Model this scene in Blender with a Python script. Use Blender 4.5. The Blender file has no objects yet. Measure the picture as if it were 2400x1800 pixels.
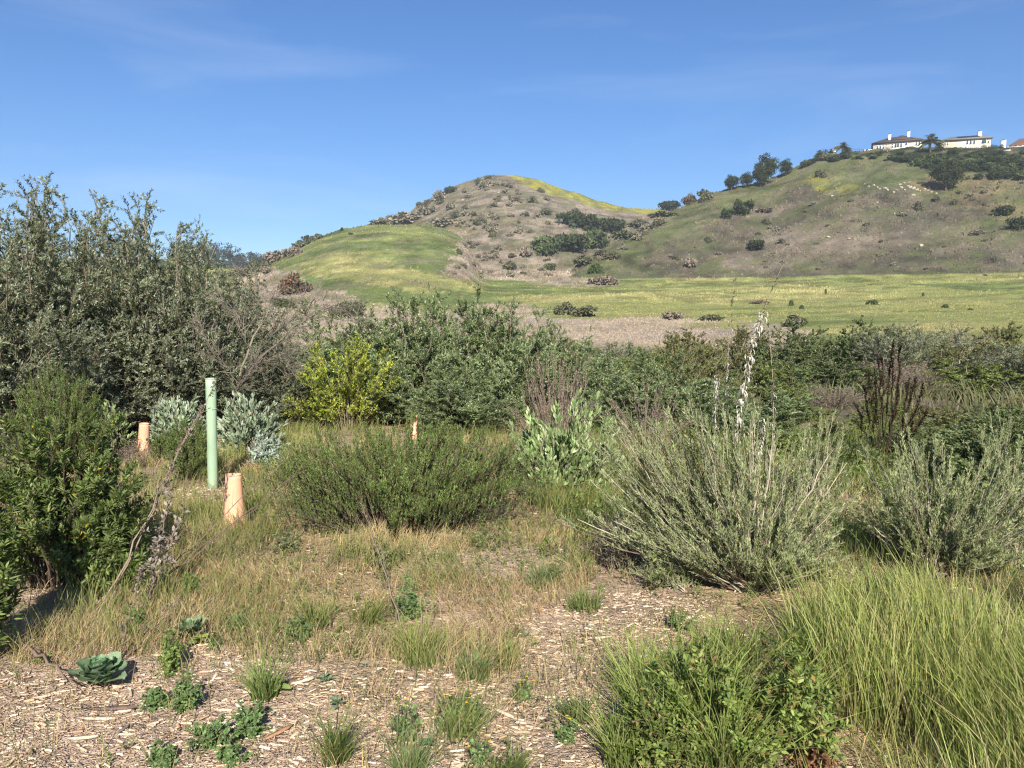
import bpy, math, random
import numpy as np
from mathutils import Vector

# ------------------------------------------------------------------ camera, sky, sun, exposure
scene = bpy.context.scene
col = scene.collection
R = math.radians
EYE = 1.6
FPX = 1848.0                      # focal length in pixels of the 2400 px wide photograph
PITCH = math.atan(160.0 / FPX)
cam_data = bpy.data.cameras.new('camera')
cam_data.sensor_width = 36.0
cam_data.lens = 36.0 * FPX / 2400.0
cam_data.clip_start = 0.05
cam_data.clip_end = 12000.0
cam = bpy.data.objects.new('camera', cam_data)
col.objects.link(cam)
cam.location = (0, 0, EYE)
cam.rotation_euler = (math.pi / 2 - PITCH, 0, 0)
scene.camera = cam

SUN_EL = R(35.0)
SUN_AZ = R(175.0)                 # measured from +Y towards +X; the sun stands behind the photographer
world = bpy.data.worlds.new('World')
scene.world = world
world.use_nodes = True
nt = world.node_tree
nt.nodes.clear()
w_out = nt.nodes.new('ShaderNodeOutputWorld')
w_bg = nt.nodes.new('ShaderNodeBackground')
w_bg.inputs['Strength'].default_value = 0.076
sky = nt.nodes.new('ShaderNodeTexSky')
sky.sky_type = 'NISHITA'
sky.sun_disc = False
sky.sun_elevation = SUN_EL
sky.sun_rotation = SUN_AZ
sky.altitude = 30.0
sky.air_density = 0.95
sky.dust_density = 0.2
sky.ozone_density = 5.0
# thin cirrus streaks, anchored to directions of the sky
tc = nt.nodes.new('ShaderNodeTexCoord')
mp = nt.nodes.new('ShaderNodeMapping')
mp.inputs['Rotation'].default_value = (R(12), R(34), R(20))
mp.inputs['Scale'].default_value = (0.9, 3.0, 7.0)
mp.inputs['Location'].default_value = (0.35, 1.3, 0.2)
n1 = nt.nodes.new('ShaderNodeTexNoise')
n1.inputs['Scale'].default_value = 1.7
n1.inputs['Detail'].default_value = 6.0
n1.inputs['Roughness'].default_value = 0.55
n1.inputs['Distortion'].default_value = 0.5
cr = nt.nodes.new('ShaderNodeValToRGB')
cr.color_ramp.elements[0].position = 0.53
cr.color_ramp.elements[0].color = (0, 0, 0, 1)
cr.color_ramp.elements[1].position = 0.82
cr.color_ramp.elements[1].color = (0.15, 0.15, 0.15, 1)
mx = nt.nodes.new('ShaderNodeMix')
mx.data_type = 'RGBA'
mx.inputs[7].default_value = (7.5, 8.3, 9.2, 1)
hs = nt.nodes.new('ShaderNodeHueSaturation')
hs.inputs['Saturation'].default_value = 1.16
hs.inputs['Value'].default_value = 1.0
nt.links.new(tc.outputs['Generated'], mp.inputs['Vector'])
nt.links.new(mp.outputs['Vector'], n1.inputs['Vector'])
nt.links.new(n1.outputs['Fac'], cr.inputs['Fac'])
wb = nt.nodes.new('ShaderNodeVectorMath'); wb.operation = 'MULTIPLY'; wb.inputs[1].default_value = (0.91, 0.90, 0.97)
nt.links.new(sky.outputs['Color'], wb.inputs[0])
nt.links.new(wb.outputs['Vector'], hs.inputs['Color'])
nt.links.new(cr.outputs['Color'], mx.inputs[0])
nt.links.new(hs.outputs['Color'], mx.inputs[6])
nt.links.new(mx.outputs[2], w_bg.inputs['Color'])
nt.links.new(w_bg.outputs['Background'], w_out.inputs['Surface'])

sun_data = bpy.data.lights.new('sun', 'SUN')
sun_data.energy = 5.0
sun_data.angle = R(0.53)
sun_data.color = (1.0, 0.94, 0.82)
sun = bpy.data.objects.new('sun', sun_data)
col.objects.link(sun)
SUN_DIR = Vector((math.sin(SUN_AZ) * math.cos(SUN_EL), math.cos(SUN_AZ) * math.cos(SUN_EL), math.sin(SUN_EL)))
sun.rotation_euler = SUN_DIR.to_track_quat('Z', 'Y').to_euler()
sun.location = (0, -20, 30)

scene.view_settings.view_transform = 'Standard'
scene.view_settings.look = 'None'
scene.view_settings.gamma = 1.0
scene.view_settings.exposure = 0.95
scene.view_settings.use_curve_mapping = False
scene.render.engine = 'CYCLES'
cy = scene.cycles
cy.max_bounces = 6
cy.diffuse_bounces = 3
cy.glossy_bounces = 2
cy.transmission_bounces = 4
cy.transparent_max_bounces = 4
cy.use_denoising = True
cy.denoiser = 'OPENIMAGEDENOISE'
cy.denoising_input_passes = 'RGB_ALBEDO_NORMAL'
cy.denoising_prefilter = 'NONE'
cy.volume_bounces = 0
cy.pixel_filter_type = 'BLACKMAN_HARRIS'
cy.filter_width = 1.2
cy.sample_clamp_indirect = 6.0
cy.caustics_reflective = False
cy.caustics_refractive = False

rng = np.random.default_rng(11)
random.seed(5)
UP = np.array([0.0, 0.0, 1.0])

# ------------------------------------------------------------------ noise
def _hash(ix, iy, seed):
    h = (ix.astype(np.int64) * 374761393 + iy.astype(np.int64) * 668265263 + seed * 1442695041) & 0xFFFFFFFF
    h = ((h ^ (h >> 13)) * 1274126177) & 0xFFFFFFFF
    h = h ^ (h >> 16)
    return (h & 0xFFFFFF) / float(0xFFFFFF)

def vnoise(x, y, seed=0):
    ix = np.floor(x); iy = np.floor(y)
    fx = x - ix; fy = y - iy
    fx = fx * fx * (3 - 2 * fx); fy = fy * fy * (3 - 2 * fy)
    a = _hash(ix, iy, seed); b = _hash(ix + 1, iy, seed)
    c = _hash(ix, iy + 1, seed); d = _hash(ix + 1, iy + 1, seed)
    return (a * (1 - fx) + b * fx) * (1 - fy) + (c * (1 - fx) + d * fx) * fy

def fbm(x, y, seed=0, octv=4):
    s = 0.0; a = 0.5; t = 0.0
    for i in range(octv):
        s = s + a * vnoise(x, y, seed + i * 17); t += a
        x = x * 2.03 + 5.1; y = y * 2.03 + 9.7; a *= 0.5
    return s / t                      # 0..1

def sstep(a, b, x):
    t = np.clip((x - a) / (b - a), 0, 1)
    return t * t * (3 - 2 * t)

# ------------------------------------------------------------------ lens geometry (only to find where in the world things stand)
CP, SP = math.cos(PITCH), math.sin(PITCH)

def ray(px, py):
    u = (px - 1200.0) / FPX; v = (900.0 - py) / FPX
    return np.array([u, CP + v * SP, -SP + v * CP])

def project(x, y, z):
    rz = z - EYE
    d = y * CP - rz * SP
    d = np.where(d < 0.05, 0.05, d)
    return 1200 + FPX * x / d, 900 - FPX * (y * SP + rz * CP) / d

def az_slope(px, py):
    d = ray(px, py)
    return math.atan2(d[0], d[1]), d[2] / math.hypot(d[0], d[1])

# ------------------------------------------------------------------ the lie of the land
_br = [0, 9, 15, 25, 35, 50, 70, 90, 130, 180, 230, 300, 450, 700, 1500, 6000]
_bz = [0, 0, -0.2, -0.8, -1.4, -1.5, -0.8, 0.4, 3.0, 8.0, 14.0, 18.0, 22.0, 24.0, 24.0, 24.0]

def make_layer(pts, foot_r, foot_z, drop, plateau=0.0):
    a = []
    for (px, py, D) in pts:
        az, sl = az_slope(px, py)
        a.append((az, EYE + sl * D, D))
    a.sort()
    return dict(az=np.array([p[0] for p in a]), z=np.array([p[1] for p in a]), r=np.array([p[2] for p in a]),
                fr=foot_r, fz=foot_z, drop=drop, pl=plateau)

L_KNOLL = make_layer([(-900, 760, 250), (420, 720, 240), (540, 662, 240), (600, 650, 240), (640, 612, 245), (700, 577, 250), (745, 556, 250), (802, 539, 252), (871, 526, 255),
                      (947, 523, 258), (994, 526, 258), (1040, 536, 255), (1081, 556, 250), (1110, 600, 240), (1150, 655, 235), (1250, 720, 230), (1400, 800, 220)], 120, 1.0, 0.28)
L_PEAK = make_layer([(-900, 720, 420), (500, 690, 420), (640, 610, 420), (760, 556, 420), (865, 524, 425), (962, 499, 428), (983, 478, 430), (1027, 460, 430), (1052, 443, 430), (1117, 424, 430),
                     (1143, 415, 430), (1197, 414, 430), (1251, 421, 430), (1305, 439, 430), (1396, 474, 428), (1440, 486, 426), (1480, 491, 426), (1545, 493, 430),
                     (1640, 500, 430), (1800, 520, 430), (2000, 600, 430), (2300, 700, 430)], 235, 10.0, 0.3)
L_RIGHT = make_layer([(1230, 760, 215), (1300, 690, 220), (1350, 625, 226), (1400, 594, 232), (1468, 560, 245), (1513, 535, 257), (1545, 503, 266), (1603, 486, 275), (1667, 455, 283), (1716, 439, 288),
                      (1820, 415, 296), (1897, 381, 300), (1988, 361, 304), (2078, 358, 306), (2200, 356, 306), (2400, 355, 306), (2800, 350, 306), (3300, 420, 306), (4500, 700, 300)],
                     195, 9.0, 0.45, 1.0)
L_FAR = make_layer([(-3500, 640, 640), (-900, 610, 640), (200, 606, 640), (560, 612, 640), (640, 622, 640), (700, 650, 640), (900, 740, 640)], 480, 20.0, 0.2)
PLATEAU_AZ = az_slope(1880, 380)[0]

def layer_z(L, az, r):
    zc = np.interp(az, L['az'], L['z'], left=-30, right=-30)
    rc = np.interp(az, L['az'], L['r'])
    fr = np.minimum(L['fr'], rc - 20)
    t = np.clip((r - fr) / (rc - fr), 0, 1)
    s = 0.72 * t + 0.28 * t * t * (3 - 2 * t)
    z = L['fz'] + (zc - L['fz']) * s
    z = np.where(r < fr, L['fz'] - (fr - r) * 0.35, z)
    e = np.maximum(r - rc, 0)
    if L['pl'] > 0:
        flat = sstep(PLATEAU_AZ - 0.06, PLATEAU_AZ + 0.02, az)
        e = np.maximum(e - 75 * flat, 0)
    return z - L['drop'] * e * e / (e + 12.0)

def smax(a, b, k):
    h = np.clip(0.5 + 0.5 * (a - b) / k, 0, 1)
    return b * (1 - h) + a * h + k * h * (1 - h)

def height(x, y, want_layer=False):
    x = np.asarray(x, float); y = np.asarray(y, float)
    r = np.hypot(x, y); az = np.arctan2(x, y)
    base = np.interp(r, _br, _bz)
    behind = sstep(R(100), R(70), np.abs(az))
    base = base * (0.25 + 0.75 * behind)
    parts = [base]
    for L in (L_KNOLL, L_PEAK, L_RIGHT, L_FAR):
        parts.append(layer_z(L, az, r) - 60 * (1 - behind))
    z = parts[0]
    for p in parts[1:]:
        z = smax(z, p, 1.6)
    hill = np.clip((r - 130) / 80.0, 0, 1) * behind
    rel = (fbm(x / 26.0, y / 26.0, 3, 4) - 0.5) * 3.6 + (fbm(x / 7.0, y / 7.0, 8, 3) - 0.5) * 0.8
    gul = np.abs(fbm(x / 45.0, y / 90.0, 21, 3) - 0.5) * -5.0
    onhill = np.clip((z - base - 1.5) / 10.0, 0, 1)
    z = z + hill * (rel * (0.25 + 0.75 * onhill) + gul * onhill * 0.6 + 0.7 * onhill)
    near = np.clip(1 - r / 60.0, 0, 1)
    z = z + near * ((fbm(x / 1.3, y / 1.3, 31, 3) - 0.5) * 0.10 + (fbm(x * 3.0, y * 3.0, 37, 2) - 0.5) * 0.012)
    z = z + np.clip((r - 15) / 40, 0, 1) * np.clip((140 - r) / 60, 0, 1) * (fbm(x / 14, y / 14, 41, 3) - 0.5) * 0.7
    if want_layer:
        return z, np.argmax(np.stack(parts), axis=0)
    return z

def gz(x, y):
    return float(height(np.array([x]), np.array([y]))[0])

def ground(px, py):
    """Where the line of sight through this pixel meets the land."""
    d = ray(px, py)
    t = np.concatenate([np.arange(1.5, 60, 0.02), np.arange(60, 500, 0.25)])
    X = d[0] * t; Y = d[1] * t; Z = EYE + d[2] * t
    h = height(X, Y)
    hit = np.nonzero(Z <= h)[0]
    i = hit[0] if len(hit) else len(t) - 1
    return np.array([X[i], Y[i], h[i]])

def at(px, D, py=740.0):
    """Ground point at horizontal distance D in the direction of column px."""
    u = (px - 1200.0) / FPX
    az = math.atan2(u, CP + (900.0 - py) / FPX * SP)
    x, y = D * math.sin(az), D * math.cos(az)
    return np.array([x, y, gz(x, y)])

def top_z(px, py, p):
    d = ray(px, py)
    return EYE + d[2] * (math.hypot(p[0], p[1]) / math.hypot(d[0], d[1]))

def pt3(px, py, D):
    d = ray(px, py); d = d / math.hypot(d[0], d[1])
    return np.array([d[0] * D, d[1] * D, EYE + d[2] * D])

# ------------------------------------------------------------------ mesh building
def lin(c):
    c = np.asarray(c, float) / 255.0
    return np.where(c <= 0.04045, c / 12.92, ((c + 0.055) / 1.055) ** 2.4)

class Geo:
    def __init__(s):
        s.V = []; s.T = []; s.C = []; s.n = 0
    def add(s, V, T, C):
        V = np.asarray(V, float).reshape(-1, 3); T = np.asarray(T, np.int64).reshape(-1, 3)
        C = np.asarray(C, float)
        if C.ndim == 1: C = np.tile(C, (len(V), 1))
        s.V.append(V); s.T.append(T + s.n); s.C.append(C.reshape(-1, 3)); s.n += len(V)
        return s
    def merge(s, g, off=(0, 0, 0)):
        for V, T, C in zip(g.V, g.T, g.C):
            pass
        if g.n:
            V = np.concatenate(g.V) + np.asarray(off); T = np.concatenate(g.T); C = np.concatenate(g.C)
            s.V.append(V); s.T.append(T + s.n); s.C.append(C); s.n += len(V)
        return s
    def arrays(s):
        return np.concatenate(s.V), np.concatenate(s.T), np.concatenate(s.C)

TRIS = [0]; TRL = {}
def build(name, geo, mat, parent=None, smooth=False):
    V, T, C = geo.arrays()
    me = bpy.data.meshes.new(name)
    me.vertices.add(len(V)); me.vertices.foreach_set('co', V.astype(np.float32).ravel())
    me.loops.add(len(T) * 3); me.loops.foreach_set('vertex_index', T.astype(np.int32).ravel())
    me.polygons.add(len(T)); me.polygons.foreach_set('loop_start', np.arange(0, len(T) * 3, 3, dtype=np.int32))
    if smooth: me.polygons.foreach_set('use_smooth', np.ones(len(T), bool))
    me.update(calc_edges=True)
    at_ = me.color_attributes.new('tint', 'FLOAT_COLOR', 'POINT')
    at_.data.foreach_set('color', np.concatenate([np.clip(C, 0, 1), np.ones((len(C), 1))], axis=1).astype(np.float32).ravel())
    me.materials.append(mat)
    o = bpy.data.objects.new(name, me)
    col.objects.link(o)
    if parent is not None: o.parent = parent
    TRIS[0] += len(T); TRL[name + '@' + (parent.name if parent else '')] = len(T)
    return o

def nrm(a):
    return a / np.maximum(np.linalg.norm(a, axis=-1, keepdims=True), 1e-9)

def rnd(n):
    return nrm(rng.normal(size=(n, 3)))

def tubes(geo, P, r, C, sides=3):
    """P (n,K,3) curves, r (n,K) radii, C (n,3) colours."""
    n, K, _ = P.shape
    T = np.gradient(P, axis=1); T = nrm(T)
    ref = np.where(np.abs(T[:, :1, 2:3]) > 0.9, np.array([1.0, 0, 0]), UP)
    A = nrm(np.cross(T, np.broadcast_to(ref, T.shape))); B = np.cross(T, A)
    ang = np.arange(sides) * 2 * np.pi / sides
    V = P[:, :, None] + r[:, :, None, None] * (A[:, :, None] * np.cos(ang)[None, None, :, None] + B[:, :, None] * np.sin(ang)[None, None, :, None])
    idx = np.arange(n * K * sides).reshape(n, K, sides)
    a = idx[:, :-1]; b = np.roll(a, -1, axis=2); c = idx[:, 1:]; d = np.roll(c, -1, axis=2)
    T1 = np.stack([a, b, d], -1).reshape(-1, 3); T2 = np.stack([a, d, c], -1).reshape(-1, 3)
    CC = np.repeat(np.broadcast_to(C, (n, 3)), K * sides, axis=0)
    geo.add(V.reshape(-1, 3), np.concatenate([T1, T2]), CC)

def leaf_diamond(geo, P, D, N, L, W, C, fold=0.25):
    n = len(P)
    D = nrm(D); S = nrm(np.cross(D, N)); N2 = np.cross(S, D)
    L = np.broadcast_to(L, n)[:, None]; W = np.broadcast_to(W, n)[:, None]
    m = P + D * L * 0.45 + N2 * W * fold
    V = np.stack([P, m + S * W / 2, P + D * L, m - S * W / 2], 1)
    i = np.arange(n)[:, None] * 4
    T = np.concatenate([i + [0, 1, 2], i + [0, 2, 3]])
    geo.add(V.reshape(-1, 3), T, np.repeat(np.broadcast_to(C, (n, 3)), 4, axis=0))

def leaf_strip(geo, P, D, N, L, W, C, droop=0.25, wide=(0.75, 1.0, 0.0), fold=0.0):
    n = len(P)
    D = nrm(D); S = nrm(np.cross(D, N)); N2 = np.cross(S, D)
    L = np.broadcast_to(L, n)[:, None]; W = np.broadcast_to(W, n)[:, None]
    def p(s): return P + D * L * s - N2 * L * droop * s * s
    a = p(0.3); b = p(0.65); t = p(1.0)
    V = np.stack([P, a + S * W * wide[0] / 2 + N2 * W * fold, a - S * W * wide[0] / 2 + N2 * W * fold,
                  b + S * W * wide[1] / 2 + N2 * W * fold, b - S * W * wide[1] / 2 + N2 * W * fold, t], 1)
    i = np.arange(n)[:, None] * 6
    T = np.concatenate([i + [0, 1, 2], i + [1, 3, 4], i + [1, 4, 2], i + [3, 5, 4]])
    geo.add(V.reshape(-1, 3), T, np.repeat(np.broadcast_to(C, (n, 3)), 6, axis=0))

def blades(geo, P, H, W, lean, C0, C1, bend=0.6, seg=2):
    """Grass blades: P bases, H heights, lean (n,2) horizontal lean as a share of H."""
    n = len(P)
    H = np.broadcast_to(H, n)[:, None]; W = np.broadcast_to(W, n)[:, None]
    a = rng.uniform(0, 2 * np.pi, n)
    S = np.stack([np.cos(a), np.sin(a), np.zeros(n)], 1)
    Ld = np.concatenate([lean, np.zeros((n, 1))], 1)
    rows = []; cols = []
    for k in range(seg):
        s = k / seg
        q = P + UP * H * s * (1 - 0.15 * s) + Ld * H * (s * (1 - bend) + bend * s * s)
        w = W * (1 - 0.35 * s)
        rows += [q + S * w / 2, q - S * w / 2]; cols += [C0 * (1 - s) + C1 * s] * 2
    q = P + UP * H * 0.85 + Ld * H
    rows.append(q); cols.append(C1)
    V = np.stack(rows, 1); C = np.stack([np.broadcast_to(c, (n, 3)) for c in cols], 1)
    m = 2 * seg + 1
    i = np.arange(n)[:, None] * m
    T = []
    for k in range(seg - 1):
        T += [i + [2 * k, 2 * k + 1, 2 * k + 3], i + [2 * k, 2 * k + 3, 2 * k + 2]]
    T.append(i + [2 * seg - 2, 2 * seg - 1, 2 * seg])
    geo.add(V.reshape(-1, 3), np.concatenate(T), C.reshape(-1, 3))

def pal(n, choices, jit=0.18, hue=0.06):
    """choices [(weight, (r,g,b) linear)] -> n colours with individual brightness."""
    w = np.array([c[0] for c in choices], float); w /= w.sum()
    k = rng.choice(len(choices), n, p=w)
    C = np.array([c[1] for c in choices])[k]
    return np.clip(C * rng.uniform(1 - jit, 1 + jit, (n, 1)) * rng.uniform(1 - hue, 1 + hue, (n, 3)), 0.003, 0.95)

def curve3(P0, P1, P2, K, wob=0.0):
    t = np.linspace(0, 1, K)[None, :, None]
    C = (1 - t) ** 2 * P0[:, None] + 2 * t * (1 - t) * P1[:, None] + t * t * P2[:, None]
    if wob > 0:
        w = rng.normal(size=C.shape) * wob; w[:, 0] = 0
        C = C + w
    return C

def sample_curve(C, idx, t):
    K = C.shape[1]; f = t * (K - 1); i = np.minimum(f.astype(int), K - 2); fr = (f - i)[:, None]
    a = C[idx, i]; b = C[idx, i + 1]
    return a * (1 - fr) + b * fr, nrm(b - a)

def dome_stems(n, rx, ry, h, K=7, base=0.2, p=0.5, shell=0.3, lean=(0, 0), wob=0.02, low=0.0, rise=0.6, out=0.5):
    a = rng.uniform(0, 2 * np.pi, n); r = np.sqrt(rng.uniform(low, 1, n))
    zt = np.maximum((1 - np.minimum(r, 0.999) ** 2.2) ** p * rng.uniform(1 - shell, 1.0, n), 0.10)
    tip = np.stack([rx * r * np.cos(a) + lean[0] * zt * h, ry * r * np.sin(a) + lean[1] * zt * h, h * zt], 1)
    P0 = np.stack([rx * r * np.cos(a) * base, ry * r * np.sin(a) * base, np.zeros(n) - 0.03], 1)
    P1 = np.stack([tip[:, 0] * out, tip[:, 1] * out, tip[:, 2] * rise], 1)
    return curve3(P0, P1, tip, K, wob)

def branch_off(C, m, t0, t1, L, mix=(0.6, 0.5, 0.3, 0.3), K=4, droop=0.0, taper=0.5):
    n = len(C); idx = np.repeat(np.arange(n), m); N = n * m
    t = rng.uniform(t0, t1, N)
    P, T = sample_curve(C, idx, t)
    outw = nrm(P * np.array([1, 1, 0.0]) + 1e-6)
    D = nrm(T * mix[0] + rnd(N) * mix[1] + UP * mix[2] + outw * mix[3])
    Ln = (L * rng.uniform(0.6, 1.25, N) * (1 - taper * t))[:, None, None]
    s = np.linspace(0, 1, K)[None, :, None]
    return P[:, None] + D[:, None] * Ln * s - UP * droop * Ln * s * s, idx

def leaves_on(C, m, t0, t1, mix=(0.5, 0.6, 0.1)):
    n = len(C); idx = np.repeat(np.arange(n), m); N = n * m
    t = rng.uniform(t0, t1, N)
    P, T = sample_curve(C, idx, t)
    q = rnd(N); q = nrm(q - T * (q * T).sum(1, keepdims=True))
    D = nrm(T * mix[0] + q * mix[1] + UP * mix[2])
    outw = nrm(P * np.array([1, 1, 0.35]) + 1e-6)
    Nn = nrm(rnd(N) * 0.55 + UP * 0.45 + outw * 0.55)
    return P, D, Nn, idx

# ------------------------------------------------------------------ materials
def tint_material(name, rough=0.6, trans=0.0, spec=0.3, noise=0.12, nscale=40.0, bump=0.0):
    m = bpy.data.materials.new(name); m.use_nodes = True
    t = m.node_tree; b = t.nodes['Principled BSDF']; out = t.nodes['Material Output']
    a = t.nodes.new('ShaderNodeAttribute'); a.attribute_name = 'tint'
    g = t.nodes.new('ShaderNodeTexCoord')
    n = t.nodes.new('ShaderNodeTexNoise'); n.inputs['Scale'].default_value = nscale; n.inputs['Detail'].default_value = 4
    r = t.nodes.new('ShaderNodeMapRange')
    r.inputs['From Min'].default_value = 0.3; r.inputs['From Max'].default_value = 0.7
    r.inputs['To Min'].default_value = 1 - noise; r.inputs['To Max'].default_value = 1 + noise
    v = t.nodes.new('ShaderNodeVectorMath'); v.operation = 'SCALE'
    t.links.new(g.outputs['Object'], n.inputs['Vector'])
    t.links.new(n.outputs['Fac'], r.inputs['Value'])
    t.links.new(a.outputs['Color'], v.inputs[0]); t.links.new(r.outputs['Result'], v.inputs['Scale'])
    t.links.new(v.outputs['Vector'], b.inputs['Base Color'])
    b.inputs['Roughness'].default_value = rough
    b.inputs['Specular IOR Level'].default_value = spec
    if trans > 0:
        tr = t.nodes.new('ShaderNodeBsdfTranslucent'); mxs = t.nodes.new('ShaderNodeMixShader')
        sc = t.nodes.new('ShaderNodeVectorMath'); sc.operation = 'MULTIPLY'; sc.inputs[1].default_value = (1.25, 1.3, 0.7)
        t.links.new(v.outputs['Vector'], sc.inputs[0]); t.links.new(sc.outputs['Vector'], tr.inputs['Color'])
        mxs.inputs['Fac'].default_value = trans
        t.links.new(b.outputs['BSDF'], mxs.inputs[1]); t.links.new(tr.outputs['BSDF'], mxs.inputs[2])
        t.links.new(mxs.outputs['Shader'], out.inputs['Surface'])
    if bump > 0:
        bp = t.nodes.new('ShaderNodeBump'); bp.inputs['Strength'].default_value = bump; bp.inputs['Distance'].default_value = 0.01
        t.links.new(n.outputs['Fac'], bp.inputs['Height']); t.links.new(bp.outputs['Normal'], b.inputs['Normal'])
    return m

M_LEAF = tint_material('leaf', 0.58, 0.36, 0.3)
M_FELT = tint_material('felted_leaf', 0.8, 0.25, 0.15)
M_GRASS = tint_material('grass_blade', 0.6, 0.38, 0.25)
M_DRY = tint_material('dry_straw', 0.85, 0.15, 0.1)
M_BARK = tint_material('bark', 0.9, 0.0, 0.1, 0.25, 25.0, 0.5)
M_WOOD = tint_material('wood_chip', 0.85, 0.0, 0.15, 0.2, 60.0, 0.4)
M_FAR = tint_material('distant_foliage', 0.8, 0.12, 0.1, 0.15, 1.5)
M_ROCK = tint_material('rock', 0.9, 0.0, 0.2, 0.2, 2.0, 0.6)

def land_material():
    m = bpy.data.materials.new('land'); m.use_nodes = True
    t = m.node_tree; b = t.nodes['Principled BSDF']
    a = t.nodes.new('ShaderNodeAttribute'); a.attribute_name = 'tint'
    g = t.nodes.new('ShaderNodeTexCoord')
    def noise(s, d, rgh=0.6):
        n = t.nodes.new('ShaderNodeTexNoise'); n.inputs['Scale'].default_value = s; n.inputs['Detail'].default_value = d
        n.inputs['Roughness'].default_value = rgh
        t.links.new(g.outputs['Object'], n.inputs['Vector']); return n
    na = noise(0.9, 8, 0.8); nb = noise(55.0, 8, 0.75)
    mu = t.nodes.new('ShaderNodeMath'); mu.operation = 'MULTIPLY'
    r1 = t.nodes.new('ShaderNodeMapRange'); r1.inputs['From Min'].default_value = 0.3; r1.inputs['From Max'].default_value = 0.7
    r1.inputs['To Min'].default_value = 0.6; r1.inputs['To Max'].default_value = 1.4
    r2 = t.nodes.new('ShaderNodeMapRange'); r2.inputs['From Min'].default_value = 0.3; r2.inputs['From Max'].default_value = 0.7
    r2.inputs['To Min'].default_value = 0.7; r2.inputs['To Max'].default_value = 1.3
    t.links.new(na.outputs['Fac'], r1.inputs['Value']); t.links.new(nb.outputs['Fac'], r2.inputs['Value'])
    t.links.new(r1.outputs['Result'], mu.inputs[0]); t.links.new(r2.outputs['Result'], mu.inputs[1])
    nc = noise(3.2, 5, 0.7)
    r3 = t.nodes.new('ShaderNodeMapRange'); r3.inputs['From Min'].default_value = 0.3; r3.inputs['From Max'].default_value = 0.7
    r3.inputs['To Min'].default_value = 0.72; r3.inputs['To Max'].default_value = 1.28
    mu2 = t.nodes.new('ShaderNodeMath'); mu2.operation = 'MULTIPLY'
    t.links.new(nc.outputs['Fac'], r3.inputs['Value']); t.links.new(mu.outputs['Value'], mu2.inputs[0]); t.links.new(r3.outputs['Result'], mu2.inputs[1])
    v = t.nodes.new('ShaderNodeVectorMath'); v.operation = 'SCALE'
    t.links.new(a.outputs['Color'], v.inputs[0]); t.links.new(mu2.outputs['Value'], v.inputs['Scale'])
    t.links.new(v.outputs['Vector'], b.inputs['Base Color'])
    b.inputs['Roughness'].default_value = 0.95; b.inputs['Specular IOR Level'].default_value = 0.1
    b1 = t.nodes.new('ShaderNodeBump'); b1.inputs['Strength'].default_value = 0.8; b1.inputs['Distance'].default_value = 0.5
    b2 = t.nodes.new('ShaderNodeBump'); b2.inputs['Strength'].default_value = 0.35; b2.inputs['Distance'].default_value = 0.006
    t.links.new(na.outputs['Fac'], b1.inputs['Height']); t.links.new(nb.outputs['Fac'], b2.inputs['Height'])
    t.links.new(b1.outputs['Normal'], b2.inputs['Normal']); t.links.new(b2.outputs['Normal'], b.inputs['Normal'])
    return m
M_LAND = land_material()

def plain(name, c, rough=0.7, metal=0.0, nscale=8.0, amt=0.1, spec=0.3):
    m = bpy.data.materials.new(name); m.use_nodes = True
    t = m.node_tree; b = t.nodes['Principled BSDF']
    n = t.nodes.new('ShaderNodeTexNoise'); n.inputs['Scale'].default_value = nscale; n.inputs['Detail'].default_value = 5
    g = t.nodes.new('ShaderNodeTexCoord'); t.links.new(g.outputs['Object'], n.inputs['Vector'])
    r = t.nodes.new('ShaderNodeValToRGB')
    c = np.array(c, float)
    r.color_ramp.elements[0].position = 0.35; r.color_ramp.elements[0].color = (*(c * (1 - amt)), 1)
    r.color_ramp.elements[1].position = 0.65; r.color_ramp.elements[1].color = (*np.minimum(c * (1 + amt), 1), 1)
    t.links.new(n.outputs['Fac'], r.inputs['Fac']); t.links.new(r.outputs['Color'], b.inputs['Base Color'])
    b.inputs['Roughness'].default_value = rough; b.inputs['Metallic'].default_value = metal
    b.inputs['Specular IOR Level'].default_value = spec
    return m

# ------------------------------------------------------------------ things, labels, copies
def tag(o, label=None, cat=None, group=None, kind=None):
    if label: o['label'] = label
    if cat: o['category'] = cat
    if group: o['group'] = group
    if kind: o['kind'] = kind
    return o

def empty(name, loc, rz=0.0, sc=(1, 1, 1)):
    o = bpy.data.objects.new(name, None); col.objects.link(o)
    o.location = loc; o.rotation_euler = (0, 0, rz); o.scale = sc
    o.empty_display_size = 0.1
    return o

def copy_tree(o, parent=None):
    c = o.copy(); col.objects.link(c); c.parent = parent
    for ch in list(KIDS.get(o.name, [])):
        d = copy_tree(ch, c)
        KIDS.setdefault(c.name, []).append(d)
    return c
KIDS = {}
def part(name, geo, mat, parent, smooth=False, kind=None):
    o = build(name, geo, mat, parent, smooth)
    KIDS.setdefault(parent.name, []).append(o)
    if kind: o['kind'] = kind
    return o

def inside(poly, x, y):
    x = np.asarray(x, float); y = np.asarray(y, float)
    c = np.zeros(x.shape, bool); n = len(poly)
    for i in range(n):
        x1, y1 = poly[i]; x2, y2 = poly[(i + 1) % n]
        k = ((y1 > y) != (y2 > y)) & (x < (x2 - x1) * (y - y1) / ((y2 - y1) or 1e-9) + x1)
        c ^= k
    return c

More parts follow.
